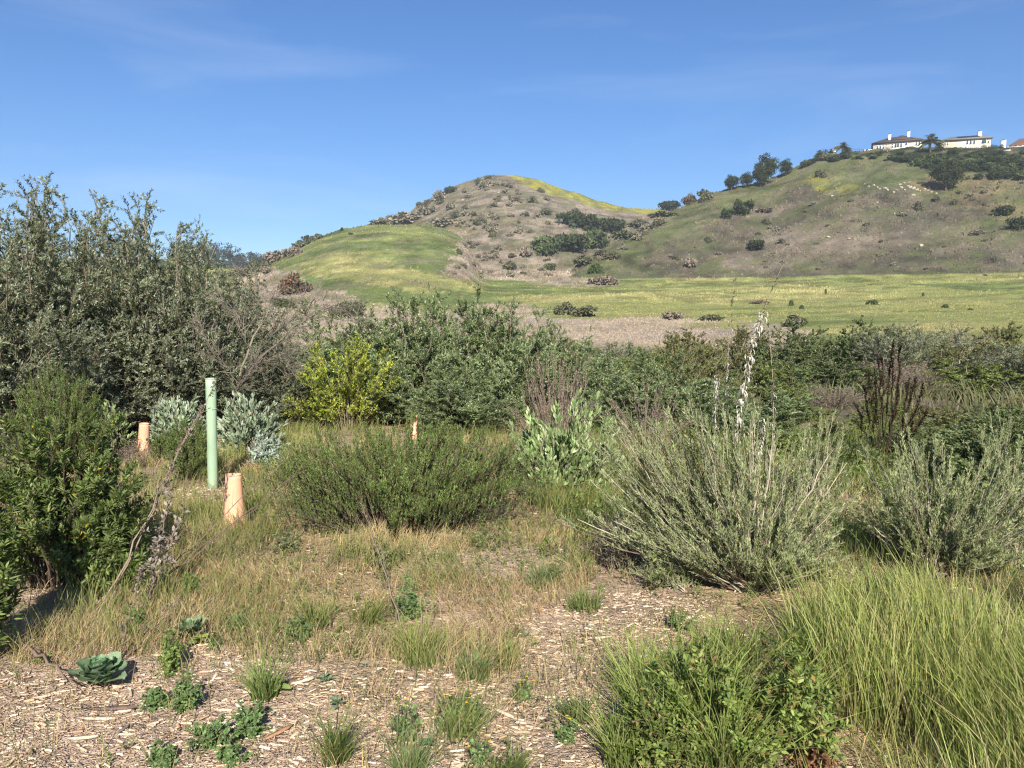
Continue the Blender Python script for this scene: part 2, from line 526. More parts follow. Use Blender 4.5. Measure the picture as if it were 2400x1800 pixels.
# ------------------------------------------------------------------ colours of the land (what grows or lies there)
G_GREEN = np.array([0.118, 0.148, 0.048]); G_LIME = np.array([0.235, 0.24, 0.085]); G_YEL = np.array([0.33, 0.295, 0.12])
G_DEEP = np.array([0.075, 0.105, 0.035]); G_PINK = np.array([0.33, 0.265, 0.205]); G_BROWN = np.array([0.185, 0.155, 0.105])
G_GREY = np.array([0.135, 0.125, 0.085]); G_TAN = np.array([0.29, 0.235, 0.13]); G_HEDGE = np.array([0.045, 0.062, 0.024])
G_MUST = np.array([0.36, 0.33, 0.05]); G_OLIVE = np.array([0.11, 0.13, 0.045])
G_SOIL = np.array([0.42, 0.31, 0.225]); G_STRAW = np.array([0.42, 0.31, 0.15])

Z_PINK = [[(520, 700), (560, 640), (620, 622), (682, 640), (690, 668), (760, 690), (900, 712), (1010, 722), (1120, 718), (1200, 722), (1300, 742), (1420, 738), (1560, 746), (1700, 758), (1830, 762), (1900, 775), (1900, 820), (500, 830)],
          [(1074, 552), (1130, 560), (1210, 575), (1290, 610), (1345, 640), (1430, 645), (1440, 668), (1300, 672), (1190, 655), (1080, 655), (1030, 640), (1070, 600)]]
Z_PEAKTOP = [[(1180, 405), (1251, 412), (1305, 430), (1400, 468), (1500, 485), (1560, 488), (1560, 502), (1480, 502), (1396, 490), (1320, 465), (1270, 452), (1235, 436)]]
Z_PEAKTAN = [[(900, 530), (1000, 515), (1100, 545), (1250, 585), (1240, 600), (1120, 560), (1070, 556), (940, 535)]]
Z_KNOLLYEL = [[(690, 618), (770, 590), (900, 600), (990, 640), (1100, 655), (1240, 672), (1300, 690), (1150, 700), (980, 690), (800, 655), (700, 640)]]
Z_RGREEN = [[(1280, 700), (1400, 590), (1545, 500), (1667, 450), (1820, 405), (1900, 370), (2050, 355), (2130, 372), (2165, 410), (2120, 432), (2020, 440), (1900, 430), (1790, 455), (1700, 500), (1600, 560), (1500, 620), (1480, 690)]]
Z_RGREY = [[(1500, 600), (1600, 545), (1720, 480), (1890, 445), (2100, 452), (2250, 485), (2400, 520), (2900, 560), (2900, 690), (2300, 665), (2000, 650), (1830, 640), (1700, 640), (1560, 650)]]
Z_RTAN = [[(2080, 385), (2160, 400), (2300, 410), (2900, 430), (2900, 560), (2400, 520), (2250, 485), (2180, 455), (2150, 420)]]
Z_HEDGE = [[(1880, 385), (1960, 368), (2078, 362), (2110, 372), (2170, 398), (2270, 402), (2350, 420), (2450, 425), (2900, 430), (2900, 340), (1880, 340)],
           ]
Z_YELPATCH = [[(1870, 442), (1905, 425), (1990, 424), (2015, 440), (1960, 450)]]
Z_FIELDYEL = [[(1600, 640), (1900, 650), (2100, 665), (2400, 690), (2900, 700), (2900, 745), (1300, 735), (1180, 712), (1300, 690), (1480, 690)]]

def zone(polys, px, py):
    m = np.zeros(px.shape, bool)
    for p in polys: m |= inside(p, px, py)
    return m

def mixc(a, b, t):
    t = np.asarray(t)[..., None]
    return a * (1 - t) + b * t

def land_color(x, y, z, lay):
    r = np.hypot(x, y); az = np.arctan2(x, y)
    px, py = project(x, y, z)
    wx = px + (fbm(x / 9, y / 9, 51, 4) - 0.5) * 90 + (fbm(x * 1.3, y * 1.3, 52, 2) - 0.5) * 50
    wy = py + (fbm(x / 11, y / 11, 53, 4) - 0.5) * 46 + (fbm(x * 1.1, y * 1.1, 54, 2) - 0.5) * 22
    n1 = fbm(x / 20, y / 12, 61, 4); n2 = fbm(x / 5.0, y / 5.0, 62, 3); n3 = fbm(x / 40, y / 8, 63, 4); n4 = fbm(x / 1.6, y / 1.6, 64, 2)
    n = len(x)
    # valley field: bands of green and of yellowing grass
    c = mixc(np.tile(G_GREEN, (n, 1)), G_LIME, sstep(0.38, 0.62, n3))
    c = mixc(c, G_YEL, sstep(0.5, 0.72, n1) * 0.5)
    far = r > 60
    k = zone(Z_FIELDYEL, wx, wy) & far
    c = np.where(k[:, None], mixc(mixc(np.tile(G_LIME, (n, 1)), G_YEL, sstep(0.4, 0.65, n1) * 0.7), G_GREEN, sstep(0.55, 0.7, n3) * 0.6), c)
    # knoll
    k = (lay == 1)
    ck = mixc(np.tile(G_GREEN * 1.1, (n, 1)), G_LIME, sstep(0.4, 0.65, n3) * 0.7)
    ck = mixc(ck, G_DEEP * 1.3, sstep(0.55, 0.7, n1) * 0.5)
    ck = np.where(zone(Z_KNOLLYEL, wx, wy)[:, None], mixc(np.tile(G_LIME, (n, 1)), G_YEL, sstep(0.4, 0.7, n2) * 0.8), ck)
    c = np.where(k[:, None], ck, c)
    # far peak
    k = (lay == 2)
    ck = mixc(np.tile(G_BROWN * 1.05, (n, 1)), G_PINK * 0.92, sstep(0.38, 0.62, n1))
    ck = mixc(ck, G_GREY * 0.85, sstep(0.52, 0.68, n2) * 0.75)
    ck = mixc(ck, G_TAN * 0.8, sstep(0.55, 0.75, n3) * 0.5)
    kk = zone(Z_PEAKTAN, wx, wy)
    ck = np.where(kk[:, None], mixc(np.tile(G_TAN * 0.85, (n, 1)), G_OLIVE, sstep(0.4, 0.65, n2) * 0.6), ck)
    kk = zone(Z_PEAKTOP, px + (n2 - 0.5) * 20, py + (n1 - 0.5) * 14)
    ck = np.where(kk[:, None], mixc(np.tile(G_LIME, (n, 1)), G_MUST, sstep(0.35, 0.6, n2)), ck)
    c = np.where(k[:, None], ck, c)
    # right hill
    k = (lay == 3)
    ck = mixc(np.tile(G_GREY, (n, 1)), G_GREEN, 0.4 + 0 * n1)
    ck = mixc(ck, G_BROWN, sstep(0.45, 0.65, n1) * 0.6)
    kk = zone(Z_RGREY, wx, wy)
    cc = mixc(np.tile(G_BROWN * 0.9, (n, 1)), G_GREY * 0.95, sstep(0.4, 0.62, n2))
    cc = mixc(cc, G_PINK * 0.8, sstep(0.5, 0.7, n1) * 0.65)
    cc = mixc(cc, G_GREEN, sstep(0.56, 0.72, n3) * 0.6)
    ck = np.where(kk[:, None], cc, ck)
    kk = zone(Z_RTAN, wx, wy)
    cc = mixc(np.tile(G_TAN * 0.78, (n, 1)), G_OLIVE * 1.1, sstep(0.4, 0.65, n1) * 0.8)
    ck = np.where(kk[:, None], cc, ck)
    kk = zone(Z_RGREEN, wx, wy)
    cc = mixc(np.tile(G_GREEN * 0.75 + G_GREY * 0.3, (n, 1)), G_LIME * 0.75, sstep(0.4, 0.65, n3) * 0.45)
    cc = mixc(cc, G_BROWN, sstep(0.5, 0.68, n2) * 0.45)
    ck = np.where(kk[:, None], cc, ck)
    kk = zone(Z_YELPATCH, wx, wy)
    ck = np.where(kk[:, None], mixc(np.tile(G_LIME, (n, 1)), G_MUST * 0.75, sstep(0.45, 0.7, n2)), ck)
    kk = zone(Z_HEDGE, wx, py + (n2 - 0.5) * 12)
    ck = np.where(kk[:, None], mixc(np.tile(G_HEDGE * 0.85, (n, 1)), G_OLIVE * 0.6, sstep(0.5, 0.7, n2) * 0.4), ck)
    c = np.where(k[:, None], ck, c)
    k = (lay == 4)
    c = np.where(k[:, None], G_HEDGE * 1.3, c)
    kk = zone(Z_PINK, wx, wy) & far & (lay != 3)
    cc = mixc(np.tile(G_PINK * 1.0, (n, 1)), G_BROWN, sstep(0.5, 0.7, n2) * 0.5)
    cc = mixc(cc, G_GREEN, sstep(0.62, 0.75, n3) * 0.5)
    c = np.where(kk[:, None], cc, c)
    # brush country beyond the clearing
    mid = (r > 13) & (r <= 62)
    cm = mixc(np.tile(G_OLIVE * 1.1, (n, 1)), G_BROWN * 0.9, sstep(0.4, 0.65, n2))
    cm = mixc(cm, G_GREEN, sstep(0.5, 0.7, n1) * 0.6)
    t = sstep(52, 66, r + (n1 - 0.5) * 14)
    c = np.where((r > 13)[:, None], mixc(cm, c, t), c)
    # the clearing: soil, mulch and straw
    near = np.clip((16 - r) / 3.0, 0, 1)
    cn = mixc(np.tile(G_SOIL, (n, 1)), G_STRAW * 0.85, sstep(0.42, 0.62, n4) * 0.7)
    cn = mixc(cn, G_SOIL * 0.62, sstep(0.56, 0.72, n2) * 0.6)
    gr = sstep(0.9, 2.2, x - 0.12 * y) * sstep(0.42, 0.55, n4 * 0.4 + 0.35)
    cn = mixc(cn, G_OLIVE * 0.8, gr * 0.8)
    c = mixc(c, cn, near)
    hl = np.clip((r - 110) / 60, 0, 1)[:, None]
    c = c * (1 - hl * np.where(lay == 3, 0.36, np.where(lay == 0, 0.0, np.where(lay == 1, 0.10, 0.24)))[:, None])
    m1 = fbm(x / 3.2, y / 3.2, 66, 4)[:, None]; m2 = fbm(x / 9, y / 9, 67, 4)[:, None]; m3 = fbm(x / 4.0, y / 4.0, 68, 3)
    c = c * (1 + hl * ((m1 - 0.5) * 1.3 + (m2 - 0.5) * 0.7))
    brown = (c[:, 0] > c[:, 1] * 1.02)
    c = np.where((brown & (r > 110))[:, None], mixc(c, G_OLIVE * 0.9, sstep(0.52, 0.7, m3) * 0.55), c)
    c = np.where((~brown & (r > 150) & (lay > 0) & (lay < 4))[:, None], mixc(c, G_BROWN * 0.95, sstep(0.48, 0.72, m3) * 0.5), c)
    return np.clip(c * (0.88 + 0.24 * n4[:, None]), 0.004, 0.9)

def build_land():
    fine = np.arange(-40, 40.01, 0.26); az = np.concatenate([np.arange(-180, -40, 4.0), fine, np.arange(44, 180, 4.0)])
    az = np.radians(az)
    r = np.concatenate([np.geomspace(0.4, 12, 90), np.geomspace(12.3, 60, 70), np.arange(61, 140, 1.6), np.arange(140, 330, 2.0), np.arange(332, 455, 2.5), np.geomspace(460, 700, 30), np.geomspace(740, 6000, 14)])
    A, Rr = np.meshgrid(az, r, indexing='ij')
    x = (np.sin(A) * Rr).ravel(); y = (np.cos(A) * Rr).ravel()
    z, lay = height(x, y, True)
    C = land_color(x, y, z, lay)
    V = np.stack([x, y, z], 1)
    na, nr = len(az), len(r)
    idx = np.arange(na * nr).reshape(na, nr)
    a = idx; b = np.roll(idx, -1, axis=0)
    a0, a1, b0, b1 = a[:, :-1], a[:, 1:], b[:, :-1], b[:, 1:]
    T = np.concatenate([np.stack([a0, b0, b1], -1).reshape(-1, 3), np.stack([a0, b1, a1], -1).reshape(-1, 3)])
    g = Geo(); g.add(V, T[:, ::-1], C)
    c0 = len(V)
    g.add(np.array([[0, 0, gz(0, 0)]]), np.zeros((0, 3)), G_SOIL)
    ring = idx[:, 0]
    g.T.append(np.stack([np.full(na, c0), np.roll(ring, -1), ring], 1)[:, ::-1]); g.V.append(np.zeros((0, 3))); g.C.append(np.zeros((0, 3)))
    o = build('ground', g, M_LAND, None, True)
    o['kind'] = 'structure'
    return o
ground_obj = build_land()

# ------------------------------------------------------------------ grass and dry stems on the slopes and the valley floor
def slope_grass():
    n = 170000
    az = rng.uniform(R(-37), R(37), n)
    r = np.exp(rng.uniform(np.log(62), np.log(440), n))
    x = np.sin(az) * r; y = np.cos(az) * r
    z, lay = height(x, y, True)
    C = land_color(x, y, z, lay)
    patch = fbm(x / 6, y / 6, 71, 3)
    keep = rng.uniform(0, 1, n) < sstep(0.3, 0.6, patch) * 0.9 + 0.15
    x, y, z, C, r = x[keep], y[keep], z[keep], C[keep], r[keep]
    n = len(x)
    lum = C.mean(1); red = C[:, 0] / np.maximum(C[:, 1], 1e-3)
    dry = red > 1.05
    h = np.where(dry, rng.uniform(0.18, 0.5, n), rng.uniform(0.10, 0.30, n)) * np.clip(r / 170, 0.45, 1.5)
    w = h * rng.uniform(0.8, 2.2, n)
    for_dry = pal(n, [(3, G_PINK * 1.1), (2, G_BROWN), (1.5, G_GREY * 0.8), (1, G_TAN)], 0.25)
    C = np.where(dry[:, None], C * 0.75 + for_dry * 0.25, C * rng.uniform(0.7, 1.3, (n, 1)))
    g = Geo()
    P = np.stack([x, y, z - 0.05], 1)
    for k in range(2):
        a = rng.uniform(-0.7, 0.7, n) + k * 0.9
        S = np.stack([np.cos(a), np.sin(a), np.zeros(n)], 1)
        top = P + UP * h[:, None] + rnd(n) * (h * 0.25)[:, None]
        V = np.stack([P - S * w[:, None] * 0.35, P + S * w[:, None] * 0.35, top + S * w[:, None] * rng.uniform(-0.4, 0.4, (n, 1))], 1)
        T = np.arange(n * 3).reshape(n, 3)
        CC = np.repeat(C, 3, axis=0); CC[2::3] *= 1.08
        g.add(V.reshape(-1, 3), T, CC)
    o = build('slope_grass', g, M_FAR)
    tag(o, 'dry stems and short green grass covering the slopes and the valley field', 'grass', kind='stuff')
slope_grass()

# ------------------------------------------------------------------ crowns for far bushes and trees
def crown(n, rx, ry, rz, z0, lobes, leaf, C, flat=0.0, seed=None):
    """Leaf clumps on the shells of many small lobes that fill an uneven ellipsoid."""
    g = Geo()
    lc = rnd(lobes) * rng.uniform(0.25, 0.85, (lobes, 1)) ** 0.7
    lc[:, 2] = lc[:, 2] * 0.9
    lr = rng.uniform(0.22, 0.42, lobes)
    k = rng.integers(0, lobes, n)
    d = rnd(n); d[:, 2] = np.abs(d[:, 2]) * np.where(rng.uniform(0, 1, n) < 0.8, 1, -1)
    q = lc[k] + d * (lr[k] * rng.uniform(0.6, 1.08, n))[:, None]
    P = q * np.array([rx, ry, rz]) + np.array([0, 0, z0])
    P[:, 2] = np.maximum(P[:, 2], 0.02 + flat)
    tone = rng.uniform(0.75, 1.25, lobes)[k][:, None]
    cols = pal(n, C, 0.2) * tone
    D = nrm(d * 0.5 + rnd(n)); N = nrm(d + rnd(n) * 0.5)
    leaf_diamond(g, P, D, N, leaf * rng.uniform(0.6, 1.4, n), leaf * rng.uniform(0.45, 0.9, n), cols, 0.2)
    return g

def far_tree(name, H, rx, ry, crown_base, n, lobes, leaf, C, trunk_c=(0.10, 0.075, 0.05), limbs=7):
    root = empty(name, (0, 0, 0))
    g = Geo()
    P = curve3(np.array([[0, 0, -0.4]]), np.array([[rx * 0.05, 0, H * 0.3]]), np.array([[0, 0, H * 0.75]]), 6)
    tubes(g, P, np.linspace(H * 0.035, H * 0.012, 6)[None], np.array([trunk_c]), 6)
    a = rng.uniform(0, 2 * np.pi, limbs)
    P0 = np.tile([0, 0, H * crown_base * 0.8], (limbs, 1)) + UP * rng.uniform(0, H * 0.3, (limbs, 1))
    tip = np.stack([np.cos(a) * rx * 0.75, np.sin(a) * ry * 0.75, rng.uniform(0.5, 0.85, limbs) * H], 1)
    tubes(g, curve3(P0, (P0 + tip) / 2 + UP * H * 0.06, tip, 5), np.tile(np.linspace(H * 0.016, H * 0.004, 5), (limbs, 1)), np.tile(trunk_c, (limbs, 1)), 4)
    part('trunk', g, M_BARK, root, True)
    rz = H * (1 - crown_base) / 2
    part('crown', crown(n, rx, ry, rz, H - rz * 0.95, lobes, leaf, C), M_FAR, root)
    return root

def far_bush(name, n, lobes, leaf, C, rz=0.62):
    g = crown(n, 1.0, 1.0, rz, rz * 0.62, lobes, leaf, C)
    return build(name, g, M_FAR)

C_OAK = [(3, (0.042, 0.055, 0.022)), (2, (0.062, 0.08, 0.030)), (1, (0.03, 0.038, 0.018))]
C_SCRUB = [(3, (0.115, 0.12, 0.062)), (2, (0.155, 0.15, 0.088)), (1, (0.08, 0.085, 0.045))]
C_SAGE = [(3, (0.22, 0.20, 0.14)), (2, (0.27, 0.235, 0.17)), (1, (0.16, 0.15, 0.10))]
C_GREENB = [(3, (0.075, 0.10, 0.035)), (2, (0.105, 0.135, 0.045)), (1, (0.05, 0.065, 0.028))]
C_RED = [(3, (0.13, 0.09, 0.06)), (1, (0.18, 0.09, 0.055)), (3, (0.09, 0.085, 0.045)), (0.5, (0.30, 0.12, 0.06))]
C_BROWNB = [(3, (0.22, 0.18, 0.135)), (2, (0.27, 0.22, 0.17)), (1, (0.16, 0.13, 0.10))]

BUSH = {
    'scrub': [far_bush('scrub_bush', 900, 16, 0.26, C_SCRUB, rz) for rz in (0.5, 0.62)],
    'sage': [far_bush('sage_clump', 600, 12, 0.28, C_SAGE, rz) for rz in (0.45, 0.6)],
    'green': [far_bush('green_bush', 1100, 18, 0.24, C_GREENB, rz) for rz in (0.55, 0.7)],
    'oak': [far_bush('oak_scrub', 1500, 22, 0.2, C_OAK, rz) for rz in (0.6, 0.75)],
    'red': [far_bush('red_brown_bush', 1500, 20, 0.17, C_RED, 0.55)],
    'brown': [far_bush('brown_bush', 800, 14, 0.24, C_BROWNB, 0.5)],
}
USED = set()
def put_bush(kind, px, pyb, wpx, hpx, label, group=None, cat='bush', D=None):
    """A bush whose foot shows at row pyb of column px, wpx wide and hpx high there."""
    p = ground(px, pyb) if D is None else at(px, D)
    dist = math.hypot(p[0], p[1])
    m = p[1] * p[1] / dist / FPX
    rx = wpx * m / 2; h = hpx * p[1] / FPX
    src = random.choice(BUSH[kind])
    if src.name in USED:
        o = src.copy(); col.objects.link(o)
    else:
        o = src; USED.add(src.name)
    o.location = (p[0], p[1] + rx * 0.3, gz(p[0], p[1] + rx * 0.3) - 0.1 * h)
    zt = {'oak': 1.3, 'green': 1.2, 'scrub': 1.1, 'sage': 1.05, 'red': 1.1, 'brown': 1.0}[kind]
    o.scale = (rx * 1.02, rx * random.uniform(0.8, 1.1), h / zt * 1.1)
    o.rotation_euler = (0, 0, random.uniform(0, 6.28))
    tag(o, label, cat, group)
    return o

# named bushes of the valley and the slopes: kind, column, foot row, width, height, label
for row in [
    ('red', 686, 690, 86, 52, 'reddish brown bush with orange leaves below the green knoll'),
    ('green', 661, 722, 60, 28, 'low bright green bush in the dry grass in front of the reddish bush'),
    ('oak', 822, 742, 66, 48, 'round olive bush standing alone in the dry grass below the knoll'),
    ('scrub', 1322, 738, 48, 34, 'grey green bush at the edge of the field, taller of the joined pair'),
    ('scrub', 1378, 742, 74, 26, 'low wide dark bush joined to the taller one at the edge of the field'),
    ('green', 1396, 641, 36, 29, 'round dark green bush at the foot of the ravine'),
    ('brown', 1415, 668, 60, 26, 'reddish brown brush in front of the round bush at the ravine foot'),
    ('green', 1289, 634, 36, 20, 'small green bush in the dry patch between knoll and ravine'),
    ('scrub', 1152, 556, 22, 15, 'small dark bush alone at the top of the dry patch beside the knoll'),
    ('green', 1280, 594, 90, 46, 'wide green thicket at the lower end of the ravine'),
    ('oak', 1335, 592, 80, 56, 'dark green thicket in the middle of the ravine'),
    ('scrub', 1372, 620, 56, 22, 'olive thicket lowest in the ravine'),
    ('oak', 1356, 536, 84, 50, 'dark oak scrub high in the ravine under the peak'),
    ('oak', 1432, 548, 70, 48, 'dark oak scrub in the upper ravine against the grassy spur'),
    ('green', 1400, 585, 80, 44, 'green scrub filling the middle of the ravine beside the spur'),
    ('scrub', 1470, 560, 60, 22, 'low scrub along the spur edge above the ravine'),
    ('scrub', 1500, 535, 56, 20, 'low scrub higher on the spur edge above the ravine'),
    ('oak', 1571, 494, 54, 32, 'dark round bush on the spur crest at the saddle'),
    ('red', 1618, 478, 36, 26, 'red tinged bush on the spur crest beside the dark round bush'),
    ('scrub', 1650, 472, 44, 28, 'olive bush on the spur crest uphill of the red tinged bush'),
    ('scrub', 1560, 508, 60, 15, 'flat grey brush just under the crest at the saddle'),
    ('oak', 1742, 504, 60, 40, 'dark green bush on the upper slope below the oak grove, larger of two'),
    ('oak', 1704, 512, 30, 24, 'small dark bush touching the larger one below the oak grove'),
    ('brown', 1792, 500, 50, 14, 'flat brown brush trailing off the dark bush below the oak grove'),
    ('oak', 1774, 588, 52, 32, 'dark green bush in the middle of the brown slope'),
    ('scrub', 1834, 572, 22, 12, 'tiny grey bush beside the dark one in the middle of the brown slope'),
    ('scrub', 1796, 526, 24, 12, 'small grey bush between the two dark bushes of the brown slope'),
    ('scrub', 2153, 494, 28, 20, 'rounded grey bush on the slope under the rocks'),
    ('oak', 2358, 505, 56, 28, 'dark bush on the tan slope near the edge of the view'),
    ('oak', 2388, 538, 48, 32, 'dark bush on the brown slope below the other one at the edge of the view'),
    ('brown', 2295, 552, 40, 14, 'low reddish brush on the brown slope'),
    ('brown', 1621, 626, 34, 26, 'tangled brown bush at the foot of the brown slope'),
    ('scrub', 1924, 417, 26, 18, 'grey bush on the grassy shoulder above the yellow patch'),
    ('scrub', 2198, 472, 28, 14, 'small dark bush under the boulder line'),
    ('scrub', 2236, 480, 20, 12, 'tiny dark bush next to the one under the boulder line'),
    ('oak', 2294, 422, 22, 16, 'small dark round bush on the tan slope beside the big oak'),
    ('brown', 2308, 454, 22, 13, 'small brown bush on the open tan slope'),
    ('brown', 2284, 470, 16, 12, 'tiny brown bush lower on the open tan slope'),
    ('brown', 2249, 455, 18, 12, 'small brown bush between the big oak and the open tan slope'),
    ('green', 1855, 717, 12, 18, 'thin upright weed in the field, tallest of the two close together'),
    ('green', 1879, 724, 12, 12, 'short round weed in the field beside the thin upright one'),
    ('green', 2046, 714, 28, 14, 'wide green weed clump in the yellow field'),
    ('green', 2216, 722, 16, 10, 'small green weed in the yellow field towards the brush'),
    ('scrub', 2277, 727, 14, 6, 'tiny flat weed clump in the yellow field'),
    ('brown', 1782, 712, 40, 10, 'low brown weed patch in the field behind the white leaved stalks'),
    ('green', 1936, 690, 6, 14, 'single thin stem standing in the green field'),
    ('green', 2164, 695, 6, 12, 'single thin stem standing in the yellow part of the field'),
    ('oak', 1055, 452, 26, 20, 'dark round tree on the skyline of the peak, higher of the pair'),
    ('oak', 1033, 462, 20, 13, 'dark tree on the skyline of the peak, lower of the pair'),
    ('scrub', 985, 492, 18, 12, 'dark bush on the skyline below the pair of trees'),
    ('scrub', 1002, 478, 18, 10, 'small bush on the skyline between the peak trees and the knoll'),
    ('scrub', 1145, 420, 20, 8, 'low bush on the very top of the peak'),
    ('sage', 950, 524, 90, 22, 'grey scrub band on the saddle behind the green knoll'),
    ('sage', 1040, 532, 76, 18, 'grey scrub band where the path leaves the knoll'),
    ('sage', 890, 526, 50, 14, 'grey scrub at the outer end of the saddle band'),
    ('scrub', 822, 551, 14, 6, 'small dark bush on top of the green knoll'),
    ('oak', 801, 541, 8, 9, 'tiny dark tree on the skyline of the green knoll'),
    ('brown', 1580, 748, 70, 20, 'fallen brown brush in the pink grass of the valley floor'),
    ('scrub', 1664, 752, 60, 15, 'low brown scrub at the end of the pink grass'),
    ('scrub', 1860, 765, 70, 26, 'dark wiry brush at the valley edge above the thicket'),
]:
    put_bush(row[0], row[1], row[2], row[3], row[4], row[5])

# scrub on the outer flank of the knoll
for (px, py, w, h) in [(610, 632, 60, 26), (640, 616, 60, 26), (668, 604, 50, 24), (690, 600, 44, 24), (650, 600, 50, 20), (700, 583, 46, 22), (722, 572, 40, 20), (741, 562, 34, 16),
                       (590, 640, 50, 22), (560, 650, 60, 24), (672, 588, 40, 20), (628, 640, 40, 16)]:
    put_bush(random.choice(['scrub', 'scrub', 'oak', 'brown']), px, py, w, h, 'olive brown scrub bush crowding the outer flank of the green knoll', 'scrub on the flank of the knoll')

# scattered clumps, alike and uncountable as individuals by look
def scatter(n, poly, kinds, wr, label, group, want=None, aspect=0.6):
    xs = [p[0] for p in poly]; ys = [p[1] for p in poly]
    k = 0; tries = 0
    while k < n and tries < n * 20:
        tries += 1
        px = random.uniform(min(xs), max(xs)); py = random.uniform(min(ys), max(ys))
        if not inside(poly, np.array([px]), np.array([py]))[0]: continue
        w = random.uniform(*wr) * random.choice([0.7, 1, 1, 1.3])
        put_bush(random.choice(kinds), px, py, w, w * aspect * random.uniform(0.75, 1.2), label, group)
        k += 1
PEAK_FACE = [(985, 500), (1060, 450), (1140, 425), (1230, 430), (1330, 480), (1360, 500), (1300, 530), (1200, 560), (1100, 540), (1000, 520)]
scatter(66, PEAK_FACE, ['sage', 'sage', 'scrub', 'sage'], (12, 28), 'grey brown sage clump on the dry face of the far peak', 'sage clumps on the far peak')
scatter(34, [(1080, 560), (1200, 575), (1290, 610), (1330, 660), (1180, 650), (1050, 645)], ['sage', 'sage', 'brown', 'scrub'], (14, 30), 'grey sage clump in the pinkish patch beside the knoll', 'sage clumps beside the knoll')
scatter(46, [(1560, 610), (1720, 490), (1900, 450), (2150, 470), (2400, 530), (2400, 650), (1900, 640)], ['sage', 'scrub', 'brown', 'sage'], (8, 20), 'small grey brown clump on the broad brown slope', 'clumps on the brown slope', aspect=0.5)
scatter(24, [(2170, 415), (2300, 420), (2400, 430), (2400, 500), (2240, 470)], ['scrub', 'brown'], (7, 16), 'small dark clump on the tan slope under the hedges', 'clumps on the tan slope')
scatter(26, [(1390, 605), (1470, 560), (1550, 510), (1570, 515), (1480, 580), (1410, 625)], ['sage', 'scrub'], (14, 30), 'low grey scrub along the edge between spur and ravine', 'scrub along the spur edge', aspect=0.45)
scatter(20, [(880, 522), (960, 498), (1000, 470), (1060, 440), (1075, 450), (1000, 505), (920, 522)], ['sage', 'scrub'], (12, 24), 'low scrub on the outer shoulder of the far peak', 'scrub on the shoulder of the peak', aspect=0.4)
scatter(90, [(1900, 378), (2078, 378), (2400, 384), (2400, 425), (2330, 420), (2270, 402), (2170, 395), (2105, 378), (1960, 380)], ['oak', 'oak', 'green'], (18, 42), 'dark green hedge bush on the bank below the houses', 'hedge bushes below the houses', aspect=0.5)
scatter(80, [(1990, 366), (2078, 362), (2400, 362), (2400, 382), (2078, 378), (1990, 372)], ['oak', 'green', 'oak'], (12, 26), 'low clipped looking hedge bush right under the houses', 'low hedge right under the houses', aspect=0.38)
scatter(12, [(1850, 400), (1905, 376), (1985, 364), (1985, 372), (1900, 390)], ['oak', 'scrub'], (16, 30), 'dark low bush on the ridge between the grove and the first house', 'bushes on the ridge by the grove', aspect=0.5)

# trees on the ridge
oak_src = [far_tree('oak_tree', 8.0, 3.6, 3.4, 0.04, 5200, 34, 0.36, C_OAK) for _ in range(2)]
def put_tree(src, first, px, pyb, wpx, hpx, label, H0=8.0, W0=7.2, cat='tree', group=None, dy=0.0):
    p = ground(px, pyb)
    p = np.array([p[0], p[1] + dy, 0]); p[2] = gz(p[0], p[1])
    m = p[1] * p[1] / math.hypot(p[0], p[1]) / FPX
    o = src if first else copy_tree(src)
    o.location = (p[0], p[1], p[2] - 0.1)
    o.scale = (wpx * m / W0, wpx * m / W0, hpx * m / H0)
    o.rotation_euler = (0, 0, random.uniform(0, 6.28))
    tag(o, label, cat, group)
    return o
put_tree(oak_src[0], True, 1715, 446, 38, 38, 'round dark oak at the lower end of the ridge grove')
put_tree(oak_src[1], True, 1748, 440, 38, 36, 'round dark oak second from the lower end of the ridge grove')
put_tree(oak_src[0], False, 1795, 434, 58, 76, 'tallest dark oak of the ridge grove')
put_tree(oak_src[1], False, 1782, 438, 46, 46, 'low broad oak at the foot of the tallest one in the grove')
put_tree(oak_src[1], False, 1840, 413, 40, 40, 'loose oak with thin reddish top above the grove')
put_tree(oak_src[0], False, 2216, 448, 84, 84, 'big dark spreading oak alone on the tan slope below the second house')
# palms on the ridge
def palm(name, H, n_fronds, spread, C, dead=False):
    root = empty(name, (0, 0, 0))
    g = Geo()
    tubes(g, curve3(np.array([[0, 0, -0.3]]), np.array([[0.15, 0, H * 0.4]]), np.array([[0, 0, H * 0.4]]), 8), np.linspace(0.26, 0.2, 8)[None], np.array([[0.16, 0.12, 0.08]]), 8)
    part('trunk', g, M_BARK, root, True)
    top = np.array([0, 0, H * 0.38])
    for i in range(n_fronds):
        a = i * 2.4 + random.uniform(-0.2, 0.2); e = random.uniform(-0.1, 1.45)
        L = spread * random.uniform(0.8, 1.1)
        d = np.array([math.cos(a) * math.cos(e), math.sin(a) * math.cos(e), math.sin(e)])
        t = np.linspace(0, 1, 9)[:, None]
        c = top + d * L * t - UP * L * 0.55 * t * t
        g = Geo(); c1 = pal(1, C, 0.25)
        tubes(g, c[None], np.linspace(0.05, 0.015, 9)[None], c1)
        k = 26; idx = np.zeros(k * 2, int); tt = np.tile(np.linspace(0.12, 0.98, k), 2)
        P, T = sample_curve(c[None], idx, tt)
        s = nrm(np.cross(T, UP)) * np.repeat([1, -1], k)[:, None]
        D = nrm(s + T * 0.6 - UP * 0.35)
        leaf_diamond(g, P, D, np.tile(UP, (2 * k, 1)), L * 0.26 * (1 - 0.5 * tt), 0.12, pal(2 * k, C, 0.3), 0.1)
        part('frond', g, M_FAR, root)
    return root
C_PALM = [(3, (0.14, 0.155, 0.06)), (1, (0.23, 0.21, 0.10)), (1, (0.08, 0.10, 0.04))]
palm_src = palm('palm_tree', 6.0, 44, 3.4, C_PALM)
